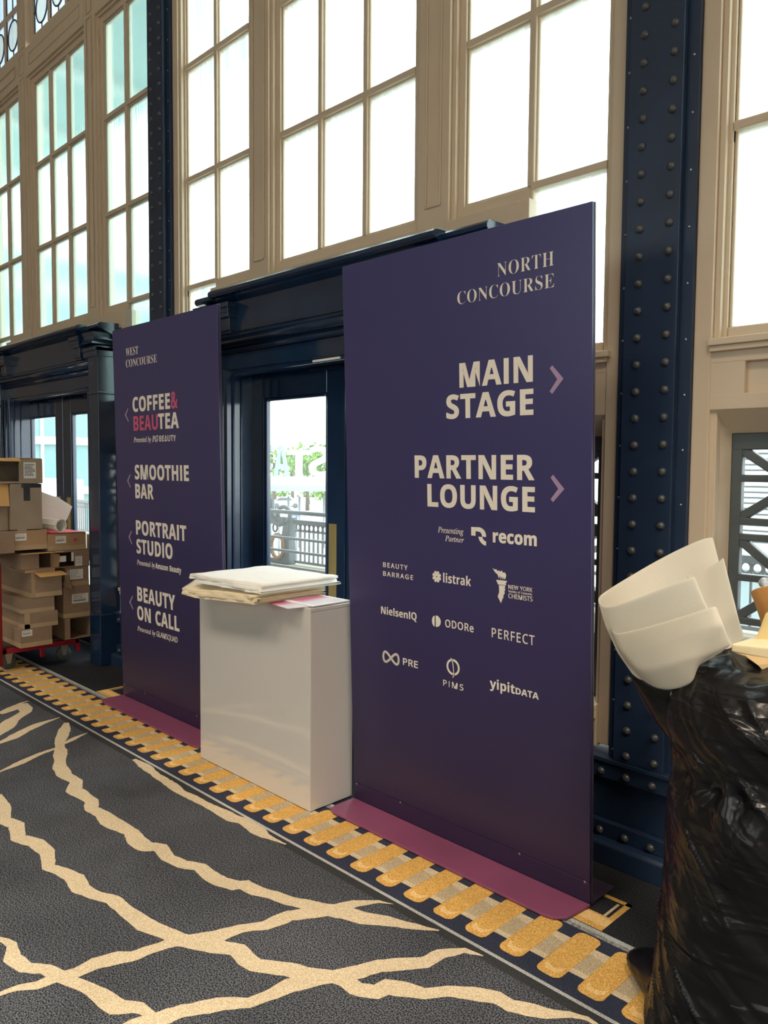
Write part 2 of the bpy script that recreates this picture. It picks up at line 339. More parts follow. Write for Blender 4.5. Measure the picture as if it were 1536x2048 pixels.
def window(name_i, c, bars, glass, mi, leads=None):
    """sash bars as boxes (s0,s1,z0,z1,yfront) and glass rectangles (s0,s1,z0,z1)"""
    wcount[0] += 1
    b = MB()
    for k, (s0, s1, z0, z1, yf) in enumerate(bars):
        b.box(c + s0, c + s1, yf + 0.00035 * (k % 11), YG + 0.03 + 0.0003 * k, z0, z1)
        # glazing fillet in front of the glass on both sides of a bar
    w = struct(b.build('window_%d' % wcount[0], CREAM, bevel=0.006, seg=2))
    g = MB()
    for s0, s1, z0, z1 in glass: g.box(c + s0, c + s1, YG, YG + 0.006, z0, z1)
    g.build('glass', mi, w)
    if leads: leads(w, c)
    return w
def muntins(s0, s1, z0, z1, vs, zs, wv=0.034):
    bars = []; yf = YS - 0.004
    for v in vs: bars += [(v - wv/2, v + wv/2, z0, z1, yf), (v - wv/2 - 0.009, v + wv/2 + 0.009, z0, z1, yf + 0.014)]
    for z in zs: bars += [(s0, s1, z - wv/2, z + wv/2, yf), (s0, s1, z - wv/2 - 0.009, z + wv/2 + 0.009, yf + 0.014)]
    return bars
def sash(s0, s1, z0, z1, wl, wr, wb, wt):
    """sash rails around glass area s0..s1, z0..z1 with stepped inner bead"""
    B = [(s0 - wl, s0, z0 - wb, z1 + wt, YS), (s1, s1 + wr, z0 - wb, z1 + wt, YS), (s0 - wl, s1 + wr, z0 - wb, z0, YS), (s0 - wl, s1 + wr, z1, z1 + wt, YS)]
    e = 0.012
    B += [(s0, s0 + e, z0, z1, YS + 0.010), (s1 - e, s1, z0, z1, YS + 0.010), (s0, s1, z0, z0 + e, YS + 0.010), (s0, s1, z1 - e, z1, YS + 0.010)]
    return B
GRID = MATS.get('x') or mat('grey_green_steel', (0.085, 0.10, 0.105), 0.45, var=0.1)
for bi, (c, dz, kind) in enumerate(BAYS):
    pane = PANE_T if kind == 'aqua' else PANE
    zs0, m1, m2, zt = 2.75 + dz, 3.468 + dz, 4.205 + dz, 4.935 + dz
    # posts and outer boards
    for sg in (-1, 1):
        board(c + sg*0.60, c + sg*0.79, 2.55, ZT)
        inset_lines(c + sg*0.645, c + sg*0.745, zs0 + 0.02, 5.02 + dz); inset_lines(c + sg*0.645, c + sg*0.745, 5.05 + dz, 5.23 + dz); inset_lines(c + sg*0.645, c + sg*0.745, 5.27 + dz, ZT - 0.2)
        board(c + sg*1.618, c + sg*1.681, 0.44, ZT)
        wf.box(c + sg*1.596, c + sg*1.618, YB + 0.018, YK, 0.44, ZT)                       # bead
        wf.box(c + sg*0.60, c + sg*0.575, YB + 0.018, YK, zs0 - 0.06, zt + 0.07); wf.box(c + sg*0.79, c + sg*0.815, YB + 0.018, YK, zs0 - 0.06, zt + 0.07)
        # wall under the long outer lights: sill, panel, lintel, jambs of the side light
        o0, o1 = sorted((c + sg*1.16, c + sg*1.62))
        wf.box(o0, o1 + (0.016 if sg > 0 else 0), 2.775, YK, 1.985, 2.01)                  # moulded stool
        wf.box(o0, o1, 2.785, YK, 1.965, 1.985)
        board(o0, o1, 1.925, 1.985, YB + 0.004); board(o0, o1, 1.76, 1.815, YB + 0.004)
        wf.box(o0, o1, YB + 0.03, YK, 1.81, 1.93)
        pe0, pe1 = sorted((c + sg*1.50, c + sg*1.62)); board(pe0, pe1, 1.81, 1.93, YB + 0.004)
        # splayed lintel and jamb of the side light
        ox = c + sg*1.62; ix = c + sg*1.573; jx = c + sg*1.16
        wf.prism([(jx, YB + 0.006, 1.762), (jx, YB + 0.10, 1.68), (jx, YK, 1.68), (jx, YK, 1.762)], (ox - jx, 0, 0))
        wf.prism([(ox, YB + 0.006, 0.6), (ix, YB + 0.10, 0.6), (ix, YK, 0.6), (ox, YK, 0.6)], (0, 0, 1.15))
        wf.box(o0, o1, 2.76, YK + 0.06, 0.575, 0.60); wf.box(o0, o1, 2.772, YK + 0.06, 0.545, 0.575); wf.box(o0, o1, 2.785, YK, 0.43, 0.545)
        wf.box(o0 + 0.06, o1 - 0.06, 2.779, YK, 0.46, 0.525)
    inner = 1.235
    board(c - inner, c + inner, 2.56, zs0 - 0.058, YB + 0.004)                              # rail above the door head
    for sg in (-1, 1):
        q0, q1 = sorted((c + sg*1.12, c + sg*1.19)); board(q0, q1, 0.41, zs0 - 0.058, YB + 0.004)   # stiles beside the portal
    # frieze band with line panels between the lights and the leaded transoms
    for s0, s1 in ((-1.62, -0.79), (-0.60, 0.60), (0.79, 1.62)):
        board(c + s0, c + s1, 5.0 + dz, 5.255 + dz); inset_lines(c + s0 + 0.07, c + s1 - 0.07, 5.075 + dz, 5.185 + dz)
        wf.box(c + s0, c + s1, YB + 0.02, YK, zt + 0.045, 5.0 + dz)
        board(c + s0, c + s1, 7.0, ZT)
    # three lights
    A0, A1 = 0.8525, 1.58
    for sg in (-1, 1):
        s0, s1 = (A0, A1) if sg > 0 else (-A1, -A0)
        vm = sg * 1.216
        bars = sash(s0, s1, zs0, zt, 0.055, 0.055, 0.058, 0.05) + muntins(s0, s1, zs0, zt, [vm], [m1, m2])
        # the outer column runs further down past the door head
        lo0, lo1 = sorted((vm, sg * A1)); zl = 2.055
        bars = [b for b in bars if not (b[2] < zs0 - 0.01 and abs(b[3] - zs0) < 1e-6 and b[1] - b[0] > 0.5)]
        io0, io1 = sorted((sg * (A0 - 0.055), vm)); bars += [(io0, io1, zs0 - 0.058, zs0, YS), (lo0, lo1, zs0 - 0.017, zs0 + 0.017, YS - 0.004)]
        so0, so1 = sorted((sg * A1, sg * (A1 + 0.04))); bars += [(so0, so1, zl - 0.045, zs0, YS)]
        si0, si1 = sorted((vm - sg * 0.03, vm + sg * 0.012)); bars += [(si0, si1, zl - 0.045, zs0, YS), (lo0, lo1, zl - 0.045, zl, YS)]
        be0, be1 = sorted((sg * A1, sg * (A1 - 0.012))); bars += [(be0, be1, zl, zs0 + 0.01, YS + 0.010)]
        window(0, c, bars, [(min(s0, vm), max(s0, vm), zs0, zt), (min(vm, s1), max(vm, s1), zs0, zt), (lo0, lo1, zl, zs0)], pane)
    bars = sash(-0.535, 0.535, zs0, zt, 0.045, 0.045, 0.058, 0.05) + muntins(-0.535, 0.535, zs0, zt, [-0.181, 0.181], [m1, m2])
    window(0, c, bars, [(-0.535, 0.535, zs0, zt)], pane)
    # leaded transoms
    if kind == 'aqua':
        LEAD = mat('lead_came', (0.03, 0.035, 0.05), 0.5)
        for s0, s1, n in ((-1.58, -0.8525, 2), (-0.535, 0.535, 3), (0.8525, 1.58, 2)):
            w_ = (s1 - s0) / n; vs = [s0 + w_ * k for k in range(1, n)]
            bars = sash(s0, s1, 5.35 + dz, 6.9, 0.055, 0.055, 0.05, 0.05) + muntins(s0, s1, 5.35 + dz, 6.9, vs, [5.75 + dz])
            def leads(w, c, s0=s0, w_=w_, n=n, dz=dz):
                L = MB(); A = MB()
                for k in range(n):
                    cx = c + s0 + w_ * (k + 0.5); cz = 5.545 + dz; ra, rb = 0.125, 0.135
                    pts = [(cx + ra*math.cos(t*PI/12), YG - 0.004, cz + rb*math.sin(t*PI/12)) for t in range(25)]
                    L.tube(pts, 0.0075, 6, cap=False)
                    A.face([(p[0], YG - 0.003, p[2]) for p in pts[:-1]])
                    for a, b in (((cx, cz + rb), (cx, 5.75 + dz)), ((cx, cz - rb), (cx, 5.35 + dz)), ((cx - ra, cz), (cx - w_/2, cz)), ((cx + ra, cz), (cx + w_/2, cz)),
                                 ((cx - 0.155, 5.35 + dz), (cx - 0.155, 6.9)), ((cx + 0.155, 5.35 + dz), (cx + 0.155, 6.9)), ((cx, 5.75 + dz), (cx, 6.9))):
                        L.tube([(a[0], YG - 0.004, a[1]), (b[0], YG - 0.004, b[1])], 0.006, 6)
                L.build('lead_came', LEAD, w); A.build('oval_pane', AMBER, w)
            window(0, c, bars, [(s0, s1, 5.35 + dz, 6.9)], MILK, leads)
    else:
        board(c - 1.62, c + 1.62, 5.25, 7.0)
    # side lights with a truss grille
    for sg in (-1, 1):
        wcount[0] += 1
        s0, s1 = sorted((sg * 1.14, sg * 1.573)); g = MB(); yg0, yg1 = 2.90, 2.935
        gc = [0]
        def bar(x0, x1, z0, z1): gc[0] += 1; g.box(c + x0, c + x1, yg0 + 0.0004 * gc[0], yg1 + 0.0003 * gc[0], z0, z1)
        bar(s0, s1, 1.62, 1.68); bar(s0, s1, 0.60, 0.64)
        e0, e1 = sorted((sg * 1.573, sg * 1.535)); bar(e0, e1, 0.60, 1.68)
        e0, e1 = sorted((sg * 1.14, sg * 1.178)); bar(e0, e1, 0.60, 1.68)
        for z in (1.518, 1.362, 1.305, 1.158, 1.0, 0.85, 0.80): bar(s0, s1, z - 0.013, z + 0.013)
        xa, xb = c + sg * 1.54, c + sg * 1.17
        def diag(za, zb):
            d = Vector((xb - xa, 0, zb - za)).normalized(); nrm = Vector((-d.z, 0, d.x)) * 0.016
            a = Vector((xa, yg0, za)); b = Vector((xb, yg0, zb)); gc[0] += 1; o_ = Vector((0, 0.0004 * gc[0], 0)); g.prism([a + nrm + o_, a - nrm + o_, b - nrm + o_, b + nrm + o_], (0, yg1 - yg0, 0))
        diag(1.62, 1.375); diag(1.375, 1.62); diag(1.295, 1.01); diag(1.01, 1.295); diag(0.85, 0.64)
        wn_ = struct(g.build('window_%d' % wcount[0], GRID, bevel=0.004))
        q = MB(); q.box(c + s0, c + s1, 2.945, 2.950, 0.60, 1.68); q.build('glass', CLEAR, wn_)
wall = struct(wf.build('wall_front', CREAM, bevel=0.004, seg=2))
# solid wall beyond the bays
m_ = MB(); m_.box(FX0, BAYS[0][0] - 1.966, 2.80, 2.94, 0, 8.3); m_.box(BAYS[2][0] + 1.966, FX1, 2.80, 2.94, 0, 8.3); m_.box(FX0, FX1, 2.82, 2.94, ZT - 0.05, 8.3)
struct(m_.build('wall_front_outer', CREAM))

# ------------------------------------------------------------------ riveted steel columns
def dome(r, h, seg=10, y=0):
    b = MB(); prof = [(r * math.cos(t), -h * math.sin(t)) for t in (0, 0.35, 0.75, 1.15, 1.45)]
    rings = [[(a * math.cos(2*PI*k/seg), hh, a * math.sin(2*PI*k/seg)) for k in range(seg)] for a, hh in prof]
    b.loft(rings, True); b.f.append([len(b.v) - seg + k for k in range(seg)]); b.m.append(0); b.sm.append(True); return b
RIV = dome(0.0165, 0.015).build('rivet', RIVET); SCR = dome(0.0052, 0.004, 8).build('screw', STEEL)
riv_used = [False, False]
def stud(proto, i, parent, x, y, z):
    o = proto if not riv_used[i] else proto.copy()
    if riv_used[i]: COL.objects.link(o)
    riv_used[i] = True
    o.parent = parent; o.location = (x - parent.location.x, y - parent.location.y, z - parent.location.z)
def column(cx, label, zlo, zhi):
    root = empty('riveted_column', (cx, 2.85, 0.41)); tag(root, label, 'column', 'riveted navy columns between the tall windows')
    b = MB(); b.box(cx - 0.143, cx + 0.143, 2.78, 2.95, 0.41, 8.28); b.build('flange_plate', NAVYM, root, bevel=0.002)
    b = MB(); b.box(cx - 0.108, cx + 0.098, 2.75, 2.80, 0.41, 8.28); b.build('face_plate', NAVYM, root, bevel=0.003)
    n0, n1 = int((zlo - 0.44) / 0.0998), int((zhi - 0.44) / 0.0998)
    for k in range(n0, n1 + 1):
        z = 0.44 + 0.0998 * k
        stud(RIV, 0, root, cx - 0.051, 2.7505, z); stud(RIV, 0, root, cx + 0.062, 2.7505, z + 0.001)
        if k % 2 == 0:
            stud(SCR, 1, root, cx - 0.125, 2.7802, z + 0.0); stud(SCR, 1, root, cx + 0.122, 2.7802, z - 0.02)
    return root
CR, CL = -1.3795, -5.0265
column(CR, 'broad riveted navy steel column behind the black refuse bag', 0.44, 3.5)
column(CL, 'narrow-looking riveted navy steel column rising behind the small-lettered purple sign', 2.0, 5.2)

# ------------------------------------------------------------------ navy riveted base along the wall
def base(i, x0, x1, rx):
    b = MB()
    b.box(x0, x1, 2.71, 2.95, 0.0, 0.078)
    b.prism([(x0, 2.71, 0.078), (x0, 2.722, 0.09), (x0, 2.95, 0.09), (x0, 2.95, 0.078)], (x1 - x0, 0, 0))
    b.box(x0, x1, 2.757, 2.95, 0.09, 0.150); b.box(x0, x1, 2.785, 2.95, 0.150, 0.325); b.box(x0, x1, 2.757, 2.95, 0.325, 0.392)
    b.box(x0, x1, 2.745, 2.95, 0.392, 0.410)
    o = struct(b.build('baseboard_%s' % i, NAVYM, bevel=0.003))
    for x in rx:
        for z in (0.112, 0.352):
            r = RIV.copy(); COL.objects.link(r); r.parent = o; r.location = (x, 2.7565, z); r.name = 'rivet'
    return o
base('right', -2.08, -0.68, [-1.539 + 0.107 * k for k in range(-3, 6)])
base('left', -5.73, -4.32, [-5.665 + 0.107 * k for k in range(0, 7)])

# ------------------------------------------------------------------ navy portals with cornices, and their doors
def portal(i, c, dz, door_shift):
    root = struct(empty('trim_%d' % i, (c, 2.8, 0)))
    def X(s0, s1): return c + s0, c + s1
    z_f0, z_f1 = 2.315 + dz, 2.525 + dz
    # frieze with its fascia and roll
    b = MB(); b.box(*X(-1.08, 1.08), 2.665, 2.80, z_f0, z_f1)
    b.box(*X(-1.05, 1.05), 2.655, 2.70, z_f0 + 0.018, z_f0 + 0.026)
    b.build('frieze', NAVY, root, bevel=0.004)
    b = MB(); b.box(*X(-1.0, 1.0), 2.70, 2.80, 2.125 + dz, 2.225 + dz); b.box(*X(-0.97, 0.97), 2.715, 2.80, 2.10 + dz, 2.14 + dz)
    b.build('fascia', NAVY, root, bevel=0.006)
    b = MB(); b.tube([(c - 1.05, 2.665, 2.288 + dz), (c + 1.05, 2.665, 2.288 + dz)], 0.026, 14); b.tube([(c - 1.02, 2.690, 2.240 + dz), (c + 1.02, 2.690, 2.240 + dz)], 0.020, 12)
    b.box(*X(-1.05, 1.05), 2.68, 2.80, 2.225 + dz, 2.315 + dz)
    b.build('roll_moulding', NAVY, root)
    # cornice: main length steps forward of the end lengths
    def cornice(s0, s1, yf, zt):
        prof = [(yf + 0.16, zt - 0.115), (yf + 0.115, zt - 0.105), (yf + 0.11, zt - 0.085), (yf + 0.075, zt - 0.072), (yf + 0.045, zt - 0.058), (yf + 0.036, zt - 0.050), (yf + 0.012, zt - 0.046), (yf, zt - 0.035), (yf, zt - 0.018), (yf + 0.012, zt - 0.006), (yf + 0.03, zt), (2.80, zt + 0.004), (2.80, zt - 0.115)]
        k = MB(); k.prism([(c + s0, y, z) for y, z in prof], (s1 - s0, 0, 0)); return k
    zt = 2.592 + dz
    k = cornice(-0.90, 0.90, 2.575, zt); k.build('cornice', NAVY, root, bevel=0.003)
    for sg in (-1, 1):
        s0, s1 = sorted((sg * 0.89, sg * 1.145)); k = cornice(s0, s1, 2.635, zt - 0.004); k.build('cornice_end', NAVY, root, bevel=0.003)
        # concave neck and block over the pilaster
        k = MB(); pr = [(0.985, 2.40), (0.985, 2.42), (1.045, 2.425), (1.035, 2.44), (1.015, 2.465), (1.015, 2.485), (1.03, 2.515)]
        half = [(r - 0.985 + 0.03, z) for r, z in pr]
        for (r0, za), (r1, zb) in zip(half[:-1], half[1:]):
            s_in = 0.92
            a = [(c + sg*s_in, 2.80, za + dz), (c + sg*(1.045 + r0), 2.80, za + dz), (c + sg*(1.045 + r0), 2.68 - r0, za + dz), (c + sg*s_in, 2.68 - r0, za + dz)]
            d = [(c + sg*s_in, 2.80, zb + dz), (c + sg*(1.045 + r1), 2.80, zb + dz), (c + sg*(1.045 + r1), 2.68 - r1, zb + dz), (c + sg*s_in, 2.68 - r1, zb + dz)]
            k.loft([a, d], True, 0, False)
        k.build('capital', NAVY, root)
        s0, s1 = sorted((sg * 0.90, sg * 1.13)); k = MB(); k.box(c + s0, c + s1, 2.625, 2.80, 2.335 + dz, 2.405 + dz); k.box(c + s0, c + s1, 2.615, 2.80, 2.375 + dz, 2.405 + dz); k.build('capital_block', NAVY, root, bevel=0.004)
        k = MB(); s0, s1 = sorted((sg * 0.955, sg * 1.12)); k.box(c + s0, c + s1, 2.640, 2.80, 0.0, 2.34 + dz)
        s2_, s3_ = sorted((sg * 0.95, sg * 1.135)); k.box(c + s2_, c + s3_, 2.628, 2.80, 0.0, 0.40); k.box(c + s2_, c + s3_, 2.632, 2.80, 2.08, 2.10)
        k.build('pilaster', NAVY, root, bevel=0.005)
        # stepped architrave running up to the door
        k = MB()
        for s_a, s_b, y in ((0.925, 0.957, 2.655), (0.90, 0.930, 2.675), (0.882, 0.905, 2.695)):
            t0, t1 = sorted((sg * s_a, sg * s_b)); k.box(c + t0, c + t1, y, 2.90, 0.0, 2.13 + dz)
        k.tube([(c + sg * 0.90, 2.668, 0.0), (c + sg * 0.90, 2.668, 2.12 + dz)], 0.012, 8)
        k.tube([(c + sg * 0.927, 2.652, 0.0), (c + sg * 0.927, 2.652, 2.12 + dz)], 0.008, 8); k.tube([(c + sg * 0.880, 2.74, 0.0), (c + sg * 0.880, 2.74, 2.11 + dz)], 0.010, 8); k.tube([(c + sg * 0.880, 2.80, 0.0), (c + sg * 0.880, 2.80, 2.11 + dz)], 0.007, 8)
        k.build('architrave', NAVY, root, bevel=0.003)
        # stepped bracket under the end of the main cornice
        k = MB(); sb = sg * 0.80
        for hw, y, za, zb in ((0.085, 2.59, 2.475, 2.505), (0.075, 2.600, 2.445, 2.478), (0.07, 2.605, 2.42, 2.448), (0.058, 2.622, 2.345, 2.422), (0.052, 2.632, 2.33, 2.348)):
            k.box(c + sb - hw, c + sb + hw, y, 2.70, za + dz, zb + dz)
        k.build('bracket', NAVY, root, bevel=0.003)
    # dark lined head over the doors
    k = MB(); k.box(*X(-0.96, 0.96), 2.72, 3.02, 2.128 + dz, 2.165 + dz); k.box(*X(-1.18, 1.18), 2.80, 2.94, 2.13 + dz, 2.56 + dz); k.build('soffit', NAVY, root)
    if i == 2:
        k = MB(); k.box(c - 0.075, c + 0.145, 2.706, 2.716, 2.106, 2.117); k.build('light_line', mat('light_line_white', (0.90, 0.90, 0.90), 0.3), root)  # white bar stands in for a bright line of daylight at the door head
    # pair of glazed doors
    d = c + door_shift; y0, y1 = 2.885, 2.93
    for sg in (-1, 1):
        def S(a, b): return sorted((d + sg * a, d + sg * b))
        k = MB(); zt_ = 2.13 + dz
        x0, x1 = S(0.008, 0.165); k.box(x0, x1, y0, y1, 0.012, zt_)
        x0, x1 = S(0.765, 0.885); k.box(x0, x1, y0, y1, 0.012, zt_)
        x0, x1 = S(0.165, 0.765); k.box(x0, x1, y0, y1, 1.962 + dz, zt_); k.box(x0, x1, y0, y1, 0.012, 0.30)
        for a, b in ((0.165, 0.185), (0.745, 0.765)):
            x0, x1 = S(a, b); k.box(x0, x1, y0 + 0.008, y1 - 0.004, 0.30, 1.962 + dz)
        x0, x1 = S(0.185, 0.745); k.box(x0, x1, y0 + 0.008, y1 - 0.004, 1.945 + dz, 1.962 + dz)
        leaf = struct(k.build('door_%d' % (2 * i + (0 if sg < 0 else 1) - 1), NAVY, bevel=0.004))
        k = MB(); x0, x1 = S(0.175, 0.755); k.box(x0, x1, 2.905, 2.911, 0.29, 1.955 + dz); k.build('glass', CLEAR, leaf)
        k = MB(); x0, x1 = S(0.075, 0.14); k.box(x0, x1, y0 - 0.004, y0, 0.74, 1.225 + dz); k.build('push_plate', BRASS, leaf, bevel=0.001)
        k = MB(); x0, x1 = S(0.02, 0.30) if sg < 0 else S(0.45, 0.70); k.box(x0, x1, y0 - 0.018, y0, 2.092 + dz, 2.104 + dz); k.build('closer_arm', NAVYM, leaf)
portal(1, BAYS[0][0], 0.03, -0.12); portal(2, BAYS[1][0], 0.0, 0.0); portal(3, BAYS[2][0], 0.0, 0.0)
